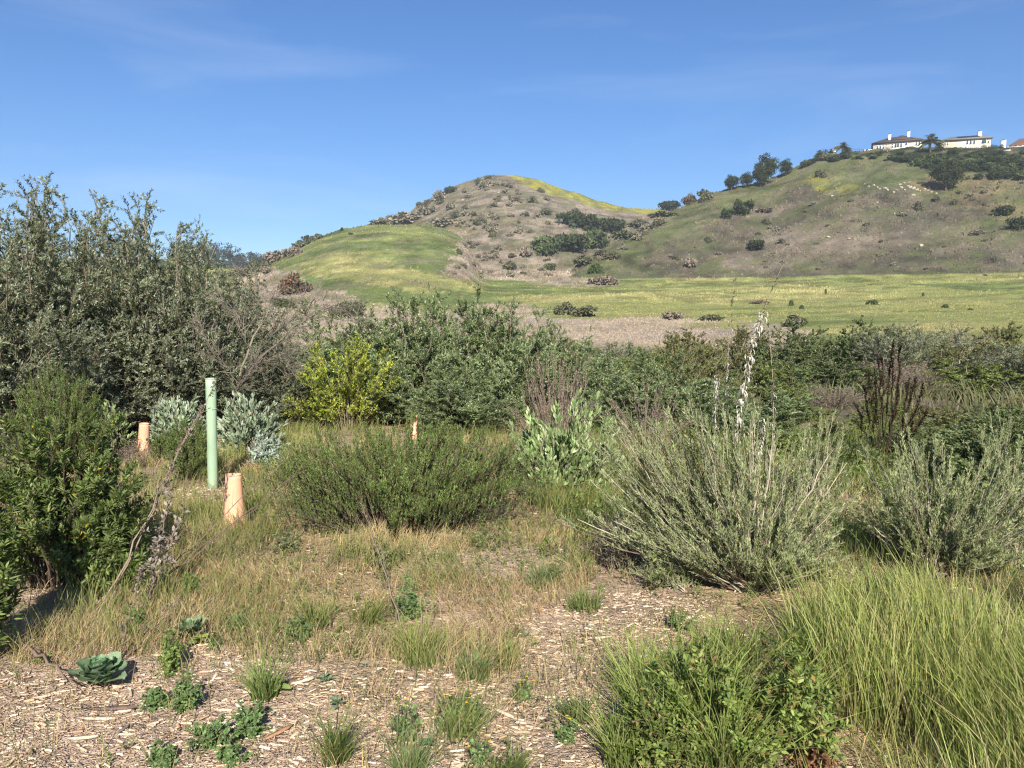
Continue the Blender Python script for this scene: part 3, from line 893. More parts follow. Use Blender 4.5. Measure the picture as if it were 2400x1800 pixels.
put_tree(palm_src, True, 2180, 357, 50, 52, 'large feathery palm between the two houses', 4.3, 4.6)
put_tree(palm_src, False, 1974, 362, 34, 34, 'bushy palm beside the white pillar on the ridge', 4.3, 4.6)
put_tree(palm_src, False, 1984, 362, 24, 20, 'low palm leaning out from the bushy one near the railing', 4.3, 4.6)
put_tree(palm_src, False, 1920, 374, 22, 26, 'lowest small palm at the start of the ridge garden', 4.3, 4.6)
put_tree(palm_src, False, 1933, 371, 16, 26, 'thin palm second in the small ridge row', 4.3, 4.6)
put_tree(palm_src, False, 1947, 369, 18, 24, 'dark drooping palm next to the white pillar', 4.3, 4.6)

# ------------------------------------------------------------------ houses on the ridge
M_CREAM = plain('cream_stucco', (0.62, 0.56, 0.40), 0.9, nscale=2.0, amt=0.06)
M_PALE = plain('pale_stucco', (0.60, 0.52, 0.42), 0.9, nscale=2.0, amt=0.07)
M_WHITE = plain('white_paint', (0.78, 0.77, 0.72), 0.6, nscale=4.0, amt=0.04)
M_ROOF = plain('brown_roof_tile', (0.065, 0.05, 0.042), 0.85, nscale=3.0, amt=0.35)
M_ROOF2 = plain('grey_roof_tile', (0.16, 0.14, 0.12), 0.85, nscale=3.0, amt=0.3)
M_ROOF3 = plain('red_brown_roof_tile', (0.20, 0.105, 0.07), 0.85, nscale=3.0, amt=0.3)
M_PANE = plain('window_glass', (0.05, 0.07, 0.09), 0.08, nscale=1.0, amt=0.3, spec=0.9)
M_SOLAR = plain('solar_glass', (0.012, 0.014, 0.022), 0.25, nscale=1.0, amt=0.2, spec=0.7)
M_DARKM = plain('dark_metal', (0.05, 0.05, 0.05), 0.5, 0.4)
M_AWN = plain('dark_canvas', (0.075, 0.06, 0.045), 0.9)
M_STONE = plain('pale_wall_stone', (0.60, 0.57, 0.50), 0.9, nscale=3.0, amt=0.12)
W1 = np.array([1.0, 1.0, 1.0])

def box(g, x0, x1, y0, y1, z0, z1):
    V = np.array([[x, y, z] for x in (x0, x1) for y in (y0, y1) for z in (z0, z1)], float)
    Q = [(0, 1, 3, 2), (4, 6, 7, 5), (0, 4, 5, 1), (2, 3, 7, 6), (0, 2, 6, 4), (1, 5, 7, 3)]
    T = []
    for a, b, c, d in Q: T += [(a, b, c), (a, c, d)]
    g.add(V, T, W1)
    return g

def hip(g, x0, x1, y0, y1, z0, z1, inset, eave=0.22):
    """Hip roof over a rectangle: ridge along x, with a fascia below the eaves."""
    ym = (y0 + y1) / 2
    V = np.array([[x0, y0, z0], [x1, y0, z0], [x1, y1, z0], [x0, y1, z0], [x0 + inset, ym, z1], [x1 - inset, ym, z1],
                  [x0, y0, z0 - eave], [x1, y0, z0 - eave], [x1, y1, z0 - eave], [x0, y1, z0 - eave]], float)
    T = [(0, 1, 5), (0, 5, 4), (1, 2, 5), (2, 3, 4), (2, 4, 5), (3, 0, 4), (6, 7, 1), (6, 1, 0), (7, 8, 2), (7, 2, 1), (8, 9, 3), (8, 3, 2), (9, 6, 0), (9, 0, 3), (6, 8, 7), (6, 9, 8)]
    g.add(V, T, W1)
    return g

def window(root, x0, x1, z0, z1, y=0.0, mull=0):
    """Frame proud of the wall, pane set back inside it."""
    g = Geo(); f = 0.16
    box(g, x0, x1, y - 0.12, y + 0.02, z1 - f, z1); box(g, x0, x1, y - 0.14, y + 0.02, z0, z0 + f)
    box(g, x0, x0 + f, y - 0.12, y + 0.02, z0 + f, z1 - f); box(g, x1 - f, x1, y - 0.12, y + 0.02, z0 + f, z1 - f)
    for i in range(mull):
        xm = x0 + (x1 - x0) * (i + 1) / (mull + 1)
        box(g, xm - 0.06, xm + 0.06, y - 0.1, y + 0.02, z0 + f, z1 - f)
    w = part('window', g, M_WHITE, root)
    p = Geo(); box(p, x0 + f - 0.02, x1 - f + 0.02, y - 0.05, y - 0.003, z0 + f - 0.02, z1 - f + 0.02)
    part('pane', p, M_PANE, w)

def bx(name, root, mat, *b):
    g = Geo(); box(g, *b)
    return part(name, g, mat, root)

def chimney(root, x, y, z0, z1, w=1.3):
    g = Geo(); box(g, x - w / 2, x + w / 2, y - w / 2, y + w / 2, z0, z1)
    c = part('chimney', g, M_WHITE, root)
    g = Geo(); box(g, x - w / 2 - 0.12, x + w / 2 + 0.12, y - w / 2 - 0.12, y + w / 2 + 0.12, z1 - 0.05, z1 + 0.22)
    part('chimney_cap', g, M_STONE, c)
    g = Geo(); box(g, x - 0.25, x + 0.25, y - 0.25, y + 0.25, z1 + 0.2, z1 + 0.65)
    part('flue', g, M_DARKM, c)

HS = [(0.787, 0.8, 0.88), (0.725, 0.8, 0.86), (0.75, 0.8, 0.88)]
def house_at(name, px, D, turn, z_px, label):
    """An Empty with local x along the front wall (towards growing columns), y away from the valley."""
    p = at(px, D, z_px); az = math.atan2(p[0], p[1])
    z = top_z(px, z_px, p)
    o = empty(name, (p[0], p[1], z), -az + turn)
    tag(o, label, 'house', 'houses on the ridge')
    o.scale = HS.pop(0)
    return o

# first house: two chimneys, dark brown hip roof, terrace and canvas awnings
h1 = house_at('ridge_house', 2104, 312, R(2), 357, 'pale house with dark brown hip roof and two tall white chimneys')
m = 312 * 1.05 / FPX
def X1(px): return (px - 2104) * 0.1735
bx('wall', h1, M_PALE, X1(2046), X1(2158), 0, 11, -4, 4.1)
g = Geo(); hip(g, X1(2042), X1(2165), -0.9, 12, 4.2, 7.0, 7.5); part('roof', g, M_ROOF, h1)
g = Geo(); hip(g, X1(2086), X1(2140), 0.6, 10, 5.2, 7.4, 4.2); part('upper_roof', g, M_ROOF, h1)
chimney(h1, X1(2084), 2.4, 3.8, 7.4, 1.15); chimney(h1, X1(2128), 3.0, 4.4, 8.1, 1.15)
for a, b, z0, z1, mu in [(2053, 2058.5, 1.5, 3.2, 0), (2060, 2066, 1.5, 3.3, 0), (2067.5, 2073, 1.5, 3.3, 0), (2088, 2094, 1.7, 3.5, 0), (2095, 2107, 1.7, 3.6, 1), (2108, 2114, 1.7, 3.5, 0), (2119.5, 2126, 2.3, 3.6, 0), (2143, 2148, 1.8, 3.8, 0), (2149.5, 2155, 1.8, 3.8, 0)]:
    window(h1, X1(a), X1(b), z0, z1, 0.0, mu)
bx('terrace', h1, M_WHITE, X1(2025), X1(2115), -4.5, -0.01, -4, 0.35)
bx('terrace_railing', h1, M_WHITE, X1(2025), X1(2044), -4.6, -4.5, 0.352, 1.2)
bx('bay', h1, M_PALE, X1(2116), X1(2159), -1.4, -0.01, -4, 1.1)
bx('bay_cornice', h1, M_WHITE, X1(2115), X1(2161), -1.6, -0.02, 1.103, 1.35)
g = Geo(); hip(g, X1(2029), X1(2078), -7.0, -4.0, 0.0, 0.9, 2.2, 0.3); part('awning', g, M_AWN, h1)
g = Geo(); hip(g, X1(2115), X1(2146), -4.6, -1.7, 0.5, 1.4, 1.5, 0.3); part('awning', g, M_AWN, h1)
for px in (2031, 2047, 2063, 2076): bx('post', h1, M_WHITE, X1(px) - 0.1, X1(px) + 0.1, -6.9, -6.7, -3, 0.0)
for px in (2117, 2131, 2144): bx('post', h1, M_WHITE, X1(px) - 0.1, X1(px) + 0.1, -4.5, -4.3, -3, 0.5)

# second house: cream walls, grey roof with solar panels, one chimney
h2 = house_at('ridge_house', 2264, 318, R(10), 354, 'cream two storey house with solar panels and one chimney on a grey roof')
def X2(px): return (px - 2264) * 0.178
bx('wall', h2, M_CREAM, X2(2207), X2(2321), 0, 12, -3, 4.6)
g = Geo(); hip(g, X2(2201), X2(2326), -0.9, 13, 4.7, 7.0, 6.5); part('roof', g, M_ROOF2, h2)
for i in range(7):
    for j in range(2):
        yy = 1.6 + j * 1.5; zz = 4.7 + 2.3 * (yy + 0.9) / 6.95 + 0.12
        xx = -3.4 + i * 1.35
        g = Geo(); s = 2.3 / 6.95 * 1.4
        V = np.array([[xx, yy, zz], [xx + 1.28, yy, zz], [xx + 1.28, yy + 1.4, zz + s], [xx, yy + 1.4, zz + s]])
        V = np.concatenate([V, V + [0, 0, 0.09]])
        g.add(V, [(4, 5, 6), (4, 6, 7), (0, 1, 5), (0, 5, 4), (1, 2, 6), (1, 6, 5), (2, 3, 7), (2, 7, 6), (3, 0, 4), (3, 4, 7), (0, 2, 1), (0, 3, 2)], W1)
        part('solar_panel', g, M_SOLAR, h2)
chimney(h2, X2(2298), 3.6, 5.0, 7.7, 1.6)
for a, b, z0, z1, mu in [(2211, 2216, 2.5, 4.0, 0), (2217.5, 2222, 2.5, 4.0, 0), (2263, 2269, 2.4, 4.1, 0), (2271, 2277, 2.4, 4.1, 0), (2279, 2285, 2.4, 4.1, 0), (2299, 2311, 2.3, 4.2, 0), (2313, 2318, 2.4, 3.6, 0), (2228, 2234, -1.4, -0.5, 0)]:
    window(h2, X2(a), X2(b), z0, z1, 0.0, mu)
g = Geo(); box(g, X2(2190), X2(2207) - 0.01, 2, 11, -3, 2.0); part('side_wing', g, M_CREAM, h2)
g = Geo()
V = np.array([[X2(2187), 1.2, 2.0], [X2(2206.9), 1.2, 4.3], [X2(2206.9), 11.8, 4.3], [X2(2187), 11.8, 2.0]]); V = np.concatenate([V, V - [0, 0, 0.3]])
g.add(V, [(0, 1, 2), (0, 2, 3), (4, 6, 5), (4, 7, 6), (0, 4, 5), (0, 5, 1), (1, 5, 6), (1, 6, 2), (2, 6, 7), (2, 7, 3), (3, 7, 4), (3, 4, 0)], W1)
part('wing_roof', g, M_ROOF2, h2)

# third house, cut by the edge of the view
h3 = house_at('ridge_house', 2410, 330, R(6), 352, 'house with reddish brown roof behind a white pergola at the edge of the view')
bx('wall', h3, M_CREAM, -7, 14, 0, 11, -3, 2.1)
g = Geo(); hip(g, -8, 15, -0.9, 12, 2.2, 5.6, 5.0); part('roof', g, M_ROOF3, h3)
chimney(h3, -9.9, 0.2, -1, 4.3, 1.9)
bx('side_wing', h3, M_CREAM, -11, -7.01, 0.5, 8, -3, 1.6)
g = Geo(); hip(g, -11.6, -7.3, 0, 8.6, 1.7, 2.8, 2.0); part('wing_roof', g, M_ROOF3, h3)
for i in range(7): bx('pergola_beam', h3, M_WHITE, -8.5 + i * 1.9, -8.2 + i * 1.9, -4.0, -0.2, 1.25, 1.5)
bx('pergola_rail', h3, M_WHITE, -8.8, 4, -4.1, -3.8, 0.95, 1.24)
for i in range(4): bx('pergola_post', h3, M_WHITE, -8.4 + i * 3.6, -8.1 + i * 3.6, -4.05, -3.85, -3, 0.949)
window(h3, -5, -2.5, 0.2, 1.6)

# low white retaining walls, pillar, railing
def wall_run(name, pts, D, h, th, label, cat, mat, sink=1.5):
    root = empty(name, at(pts[0][0], D, 365)); root.location.z = top_z(pts[0][0], pts[0][1], at(pts[0][0], D, 365))
    o0 = np.array(root.location)
    for (a, b) in zip(pts[:-1], pts[1:]):
        A = at(a[0], D, 365); A[2] = top_z(a[0], a[1], A); B = at(b[0], D, 365); B[2] = top_z(b[0], b[1], B)
        d = nrm(B[:2] - A[:2]); nv = np.array([-d[1], d[0]]) * th / 2
        V = []
        for P_ in (A, B):
            for s in (-1, 1):
                for zz in (-sink, h): V.append([P_[0] + nv[0] * s, P_[1] + nv[1] * s, P_[2] + zz])
        g = Geo(); g.add(np.array(V) - o0, [(0, 1, 5), (0, 5, 4), (2, 6, 7), (2, 7, 3), (1, 3, 7), (1, 7, 5), (0, 4, 6), (0, 6, 2), (0, 2, 3), (0, 3, 1), (4, 5, 7), (4, 7, 6)], W1)
        part('panel', g, mat, root)
    return tag(root, label, cat)
wall_run('retaining_wall', [(2158, 366), (2200, 365.5), (2245, 366)], 299, 1.0, 0.4, 'low white retaining wall in the hedge below the second house, shorter stretch', 'wall', M_STONE)
wall_run('retaining_wall', [(2258, 364.5), (2300, 364), (2340, 362), (2368, 359)], 299, 1.1, 0.4, 'long low white retaining wall in the hedge running towards the third house', 'wall', M_STONE)
wall_run('retaining_wall', [(2085, 359), (2112, 357)], 301, 0.5, 0.4, 'short white wall strip under the first house', 'wall', M_STONE)
wall_run('retaining_wall', [(2290, 370), (2316, 370)], 300, 0.4, 0.4, 'lowest short strip of white wall among the dark hedge bushes', 'wall', M_STONE)
pil = empty('gate_pillar', at(1954, 304, 364)); pil.location.z = top_z(1954, 364, at(1954, 304, 364))
g = Geo(); box(g, -0.55, 0.55, -0.5, 0.5, -1.5, 1.5); part('shaft', g, M_WHITE, pil)
g = Geo(); box(g, -0.7, 0.7, -0.65, 0.65, 1.503, 1.75); part('pillar_cap', g, M_STONE, pil)
tag(pil, 'square white pillar standing between the palms on the ridge', 'pillar')
rl = empty('ridge_railing', at(1998, 306, 358)); rl.location.z = top_z(1998, 358, at(1998, 306, 358))
tag(rl, 'thin dark railing on the ridge between the palms and the first house', 'railing')
def rail_pt(px, z): q = at(px, 306, 358); return np.array([q[0], q[1], top_z(px, 358, q) + z]) - np.array(rl.location)
for z in (0.3, 1.25):
    g = Geo(); tubes(g, np.stack([rail_pt(p, z) for p in (1994, 2008, 2024)])[None], np.full((1, 3), 0.05), W1[None], 5); part('rail', g, M_DARKM, rl)
for p in range(1994, 2026, 5):
    g = Geo(); tubes(g, np.stack([rail_pt(p, -1.2), rail_pt(p, 1.28)])[None], np.full((1, 2), 0.045), W1[None], 4); part('post', g, M_DARKM, rl)

# trees in front of the houses
C_BLOSSOM = [(3, (0.30, 0.26, 0.22)), (2, (0.22, 0.19, 0.15)), (1, (0.12, 0.11, 0.07))]
thin_src = far_tree('garden_tree', 5.0, 2.4, 2.3, 0.35, 620, 16, 0.2, C_BLOSSOM, (0.42, 0.38, 0.32), 12)
garden_src = far_tree('garden_tree', 5.0, 2.6, 2.4, 0.12, 2200, 22, 0.26, C_OAK)
def put_ridge_tree(src, first, px, D, footpx, wpx, hpx, label):
    p = at(px, D, footpx); m = p[1] * p[1] / D / FPX
    o = src if first else copy_tree(src)
    o.location = (p[0], p[1], top_z(px, footpx, p)); o.rotation_euler = (0, 0, random.uniform(0, 6))
    o.scale = (wpx * m / 4.8, wpx * m / 4.8, hpx * m / 5.0)
    return tag(o, label, 'tree')
put_ridge_tree(thin_src, True, 2080, 300, 365, 24, 30, 'pale almost leafless tree in front of the first house')
put_ridge_tree(thin_src, False, 2278, 302, 369, 28, 28, 'thin pale brown tree in front of the second house')
put_ridge_tree(garden_src, True, 2200, 300, 372, 36, 30, 'dark round tree at the corner of the second house')
put_ridge_tree(garden_src, False, 2312, 302, 366, 32, 30, 'dark round tree in front of the large window of the second house')
put_ridge_tree(garden_src, False, 2342, 304, 362, 26, 26, 'dark tree beside the chimney of the third house')
put_ridge_tree(garden_src, False, 2362, 303, 364, 20, 20, 'small dark tree in front of the pergola')

# boulders on the upper slope
def rock_mesh(seed):
    r_ = np.random.default_rng(seed)
    import bmesh
    bm = bmesh.new(); bmesh.ops.create_icosphere(bm, subdivisions=2, radius=1)
    for v in bm.verts:
        q = np.array(v.co); v.co = Vector(q * (1 + 0.35 * (math.sin(q[0] * 3 + seed) * math.cos(q[1] * 4 + seed * 2)) + r_.uniform(-0.12, 0.12)))
        v.co.z *= 0.7
    bmesh.ops.triangulate(bm, faces=bm.faces)
    V = np.array([v.co[:] for v in bm.verts]); T = np.array([[v.index for v in f.verts] for f in bm.faces])
    bm.free()
    g = Geo(); g.add(V, T, pal(len(V), [(1, (0.40, 0.35, 0.27)), (1, (0.32, 0.28, 0.21))], 0.12))
    return g
rocks = [build('rock', rock_mesh(s), M_ROCK) for s in (1, 2, 3)]
rk_used = set()
def put_rock(px, py, w, label, group):
    p = ground(px, py); m = p[1] * p[1] / math.hypot(p[0], p[1]) / FPX
    s = random.choice(rocks)
    if s.name in rk_used: o = s.copy(); col.objects.link(o)
    else: o = s; rk_used.add(s.name)
    o.location = (p[0], p[1], p[2] + 0.1); o.scale = (w * m / 2, w * m / 2 * random.uniform(0.7, 1.2), w * m / 2 * random.uniform(0.7, 1.3))
    o.rotation_euler = (random.uniform(-.3, .3), random.uniform(-.3, .3), random.uniform(0, 6))
    tag(o, label, 'rock', group)
for (px, py, w) in [(2026, 433, 6), (2036, 438, 6), (2048, 436, 9), (2056, 440, 8), (2075, 443, 11), (2080, 447, 7), (2102, 446, 6), (2110, 434, 8), (2112, 441, 9), (2128, 438, 8), (2134, 441, 9), (2142, 443, 10), (2150, 446, 8),
                    (2156, 449, 7), (2168, 445, 8), (2174, 448, 8), (2184, 452, 7), (2194, 455, 7), (2120, 446, 6), (2178, 440, 6), (2095, 452, 6), (2062, 444, 6), (2118, 430, 6)]:
    put_rock(px, py, w * 0.95, 'pale boulder in the rocky band across the upper slope', 'boulders of the rocky band')
for (px, py, w, lab) in [(2140, 459, 9, 'bright pale rock below the rocky band'), (2248, 398, 22, 'wide pale rock outcrop beside the big oak'), (1942, 557, 9, 'white rock in the middle of the brown slope, first of the spaced three'),
                         (1990, 561, 9, 'white rock in the middle of the brown slope, between two others'), (2158, 577, 11, 'largest white rock on the lower brown slope'), (2056, 476, 6, 'small white rock high on the brown slope'),
                         (1950, 461, 7, 'flat pale rock at the top edge of the brown slope'), (1959, 443, 7, 'small pale rock at the edge of the yellow patch'), (2096, 502, 5, 'tiny white rock on the upper brown slope'),
                         (1168, 453, 6, 'small pale rock high on the face of the far peak'), (1085, 470, 6, 'small pale rock on the shoulder of the far peak')]:
    put_rock(px, py, w, lab, None)

# far wood on the ridge beyond the willows
def far_wood():
    g = Geo()
    for i in range(90):
        px = random.uniform(400, 640) if i < 70 else random.uniform(-200, 380)
        D = random.uniform(560, 650); p = at(px, D)
        H = random.uniform(9, 17) * (1.0 if px < 560 else 0.6); w = random.uniform(3, 6)
        c = crown(170, w, w, H * 0.5, H * 0.5, 12, 1.1, [(2, (0.035, 0.045, 0.028)), (1, (0.055, 0.065, 0.04))])
        g.merge(c, p)
    tag(build('far_wood', g, M_FAR), 'dark eucalyptus wood on the far ridge beyond the willow thicket', 'wood', kind='stuff')
far_wood()

# ================================================================== the brush: shrubs, herbs and grasses of the clearing
def shrub(name, n_st, rx, ry, h, m_tw, tw_len, m_lf, lf_len, lf_w, C, st_c, st_r=0.008, tw_r=0.002, K=7, base=0.2, p=0.5, shell=0.35,
          lean=(0, 0), wob=0.015, rise=0.6, out=0.5, t0=0.25, tmix=(0.6, 0.5, 0.3, 0.3), lmix=(0.6, 0.7, 0.15), strip=False, droop=0.0, low=0.0,
          mat=None, tone=0.25, main_leaves=0, lt=(0.1, 1.0), fold=0.25, ldroop=0.25, part_name='foliage', wide=(0.75, 1.0, 0), tw_c=None):
    root = empty(name, (0, 0, 0))
    S = dome_stems(n_st, rx, ry, h, K, base, p, shell, lean, wob, low, rise, out)
    g = Geo()
    tubes(g, S, st_r * np.linspace(1, 0.3, K)[None] * rng.uniform(0.6, 1.3, (n_st, 1)), pal(n_st, st_c, 0.25), 4)
    leafg = Geo()
    groups = []
    if m_tw:
        Tw, idx = branch_off(S, m_tw, t0, 1.0, tw_len, tmix, 3, droop)
        nt_ = len(Tw)
        tubes(g, Tw, tw_r * np.linspace(1, 0.4, 3)[None] * np.ones((nt_, 1)), pal(nt_, tw_c or st_c, 0.25), 3)
        groups.append((Tw, m_lf, lt, idx))
    if main_leaves:
        groups.append((S, main_leaves, (t0, 1.0), np.arange(n_st)))
    tone_s = rng.uniform(1 - tone, 1 + tone, n_st)
    for (Cv, m, (a, b), own) in groups:
        P, D, N, ix = leaves_on(Cv, m, a, b, lmix)
        k = len(P)
        cc = pal(k, C, 0.2) * tone_s[own[ix]][:, None]
        LL = lf_len * rng.uniform(0.6, 1.25, k); WW = lf_w * rng.uniform(0.7, 1.25, k)
        if strip: leaf_strip(leafg, P, D, N, LL, WW, cc, ldroop, wide)
        else: leaf_diamond(leafg, P, D, N, LL, WW, cc, fold)
    part('stems', g, M_BARK, root, kind='stuff')
    if leafg.n: part(part_name, leafg, mat or M_LEAF, root, kind='stuff')
    return root

def box_spot(pl, pr, pt, pb, back=0.6):
    """Where a plant seen in this box stands, with its half width and height in metres."""
    p = ground((pl + pr) / 2, pb)
    d = math.hypot(p[0], p[1]); rx = (pr - pl) / 2 * p[1] / FPX * 1.08 * p[1] / d
    q = p * (1 + back * rx / d); q[2] = gz(q[0], q[1])
    return q, rx * (1 + back * rx / d), top_z((pl + pr) / 2, pt, q) - q[2]

def stand(o, p, rz=0.0, sc=(1, 1, 1), label=None, cat=None, group=None):
    o.location = (p[0], p[1], p[2]); o.rotation_euler = (0, 0, rz); o.scale = sc
    tag(o, label, cat, group)
    return o

BARK_G = [(2, (0.20, 0.16, 0.12)), (1, (0.12, 0.09, 0.07)), (1, (0.28, 0.24, 0.19))]
BARK_D = [(2, (0.11, 0.08, 0.06)), (1, (0.07, 0.055, 0.045))]
C_WILLOW = [(3, (0.19, 0.215, 0.13)), (3, (0.25, 0.275, 0.185)), (2, (0.13, 0.155, 0.075)), (1.5, (0.40, 0.43, 0.33)), (0.8, (0.19, 0.145, 0.10))]
C_MULE = [(3, (0.155, 0.205, 0.085)), (3, (0.205, 0.255, 0.115)), (1.8, (0.36, 0.41, 0.25)), (1, (0.11, 0.15, 0.06))]
C_DARKLEAF = [(4, (0.105, 0.145, 0.035)), (3, (0.15, 0.195, 0.055)), (1.5, (0.22, 0.265, 0.095)), (1.5, (0.075, 0.105, 0.028))]
C_ROSE = [(4, (0.112, 0.162, 0.043)), (3, (0.157, 0.213, 0.055)), (2, (0.213, 0.280, 0.093)), (0.8, (0.168, 0.101, 0.043))]
C_LIMEB = [(4, (0.33, 0.38, 0.06)), (3, (0.43, 0.46, 0.09)), (1, (0.20, 0.26, 0.05)), (0.4, (0.50, 0.45, 0.10))]
C_SAGEB = [(4, (0.270, 0.301, 0.145)), (3, (0.350, 0.377, 0.196)), (1, (0.180, 0.204, 0.085))]
C_WHITES = [(4, (0.220, 0.288, 0.119)), (3, (0.360, 0.422, 0.221)), (2, (0.130, 0.206, 0.060))]
C_WHITES2 = [(3, (0.27, 0.33, 0.22)), (3, (0.38, 0.43, 0.32)), (1, (0.17, 0.23, 0.12))]
C_SILVER = [(3, (0.36, 0.42, 0.36)), (2, (0.28, 0.34, 0.28)), (1, (0.48, 0.53, 0.47))]
C_TWIG = [(3, (0.24, 0.19, 0.15)), (2, (0.17, 0.13, 0.10)), (1, (0.32, 0.27, 0.22))]
C_SEED = [(3, (0.15, 0.10, 0.075)), (2, (0.22, 0.16, 0.13)), (1, (0.30, 0.24, 0.20))]

# --- the grey green willow thicket
will = [shrub('willow_shrub', 50, 1.75, 1.75, 4.0, 34, 0.60, 34, 0.062, 0.019, C_WILLOW, BARK_G, 0.018, 0.003, K=9, base=0.2, p=0.5, shell=0.32, wob=0.07, rise=0.55, tmix=(0.45, 0.85, 0.3, 0.25), t0=0.15, fold=0.2) for _ in range(2)]
wspots = [
    (-60, 11.2, 390, 'pale leaved willow at the outer edge of the thicket'), (95, 12.2, 400, 'tall willow with thin feathery top behind the dark leafy bush'),
    (235, 12.8, 405, 'tall grey green willow with the highest wispy shoots, above the pink cone in the brush'), (330, 14.2, 440, 'willow in the middle of the thicket behind the others'),
    (410, 12.6, 470, 'willow sloping down above the green tube'), (30, 14.5, 430, 'willow deep in the thicket, hidden to half its height'),
    (505, 14.5, 540, 'lower willow ending the thicket beside the dead limb'), (165, 12.2, 600, 'short dark willow growing low in front of the tall ones'),
    (345, 12.4, 660, 'short willow with silvery leaves low in front of the thicket'),(-260, 12.0, 400, 'willow beyond the edge of the view'), (590, 12.6, 745, 'short sparse willow between the dead limb and the lime green bush'),
    (50, 11.2, 720, 'dim low willow behind the rosemary like bush'),
]
for i, (px, D, pyt, lab) in enumerate(wspots):
    p = at(px, D); hz = top_z(px, pyt, p) - p[2]
    o = will[i] if i < 2 else copy_tree(will[i % 2])
    k = hz / 4.0 * 0.97
    stand(o, p, random.uniform(0, 6.28), (max(k, 0.62) * 1.02, max(k, 0.62) * 1.02, k * 1.02), lab, 'shrub', 'willows of the grey green thicket')

# --- green willows of the middle
mule = [shrub('mulefat_shrub', 40, 1.1, 1.1, 2.2, 28, 0.40, 34, 0.062, 0.0165, C_MULE, BARK_G, 0.011, 0.0022, K=8, base=0.22, p=0.45, shell=0.45, wob=0.045, rise=0.55, tmix=(0.5, 0.85, 0.35, 0.2), t0=0.15) for _ in range(2)]
mspots = [
    (800, 14.2, 687, 1.15, 'green leafy shrub rising behind the lime green bush'), (900, 13.0, 697, 1.1, 'dense green shrub with pale leaf tips next to the lime green bush'),
    (985, 12.6, 662, 1.0, 'green shrub with shoots reaching into the field, behind the small pink cone'), (1075, 13.4, 644, 0.95, 'tallest green shrub with twin leafy tops before the field'),
    (1160, 12.8, 687, 1.0, 'tall slender green shrub next to the twin topped one'), (1235, 13.8, 702, 0.9, 'open green shrub at the start of the brown twigs'),
    (1065, 11.3, 842, 0.9, 'low dark green shrub behind the bright grass clump'), (1470, 11.5, 842, 0.8, 'bright green shrub behind the white sage'),
    (1560, 12.2, 812, 0.85, 'bright green shrub with pale tips beside the white leaved stalks'), (1400, 13.0, 792, 0.8, 'green shrub half hidden by brown twigs'),
    (1640, 12.5, 872, 0.9, 'low green shrub behind the big grey sagebrush'), (1320, 14.5, 752, 0.8, 'yellowish green shrub standing above the brown twigs'),
    (700, 13.6, 792, 0.9, 'dark green shrub between the dead limb and the lime green bush'), (1780, 10.5, 882, 0.8, 'small leafy shrub right behind the tall white stalk'),
]
for i, (px, D, pyt, ks, lab) in enumerate(mspots):
    p = at(px, D); hz = top_z(px, pyt, p) - p[2]
    o = mule[i] if i < 2 else copy_tree(mule[i % 2])
    k = hz / 2.2
    stand(o, p, random.uniform(0, 6.28), (ks, ks, k * 1.0), lab, 'shrub', 'green shrubs of the middle thicket')

# --- brush country behind, towards the field
mid_t = {
    'dark': shrub('dense_bush', 30, 1.6, 1.6, 2.6, 28, 0.5, 28, 0.085, 0.035, [(3, (0.15, 0.19, 0.08)), (2, (0.19, 0.23, 0.10)), (1, (0.25, 0.285, 0.13))], BARK_D, 0.02, 0.004, p=0.5, t0=0.2, shell=0.3, tmix=(0.35, 0.85, 0.25, 0.3)),
    'olive': shrub('olive_bush', 30, 1.5, 1.5, 2.2, 26, 0.45, 26, 0.075, 0.028, [(3, (0.19, 0.195, 0.075)), (2, (0.24, 0.235, 0.095)), (2, (0.15, 0.155, 0.06))], BARK_G, 0.018, 0.004, p=0.5, t0=0.2, shell=0.28, tmix=(0.35, 0.85, 0.25, 0.3)),
    'grey': shrub('grey_willow', 30, 1.9, 1.9, 3.2, 24, 0.7, 24, 0.11, 0.026, [(3, (0.22, 0.24, 0.155)), (2, (0.27, 0.285, 0.19)), (1, (0.17, 0.18, 0.11))], C_TWIG, 0.02, 0.004, p=0.5, t0=0.2, shell=0.28, wob=0.04, tmix=(0.35, 0.85, 0.25, 0.3)),
    'bare': shrub('bare_brush', 60, 1.4, 1.4, 1.7, 30, 0.45, 3, 0.05, 0.02, C_TWIG, C_TWIG, 0.010, 0.0035, p=0.4, t0=0.15, shell=0.4, wob=0.03),
    'lime': shrub('yellow_green_bush', 26, 1.5, 1.5, 1.9, 24, 0.4, 26, 0.08, 0.04, [(3, (0.19, 0.225, 0.07)), (2, (0.24, 0.265, 0.085)), (1, (0.13, 0.165, 0.055))], BARK_G, 0.016, 0.004, p=0.5, t0=0.2, shell=0.28, tmix=(0.35, 0.85, 0.25, 0.3)),
}
mid_used = set()
def put_mid(kind, px, D, pyt, ks, lab, base_h):
    src = mid_t[kind]; p = at(px, D); hz = top_z(px, pyt, p) - p[2]
    o = src if kind not in mid_used else copy_tree(src)
    mid_used.add(kind)
    ks = min(ks, 2.2 * max(hz, 0.3) / base_h)
    stand(o, p, random.uniform(0, 6.28), (ks, ks, max(hz, 0.3) / base_h), lab, 'bush', 'bushes between the clearing and the field')
BH = {'dark': 2.6, 'olive': 2.2, 'grey': 3.2, 'bare': 1.7, 'lime': 1.9}
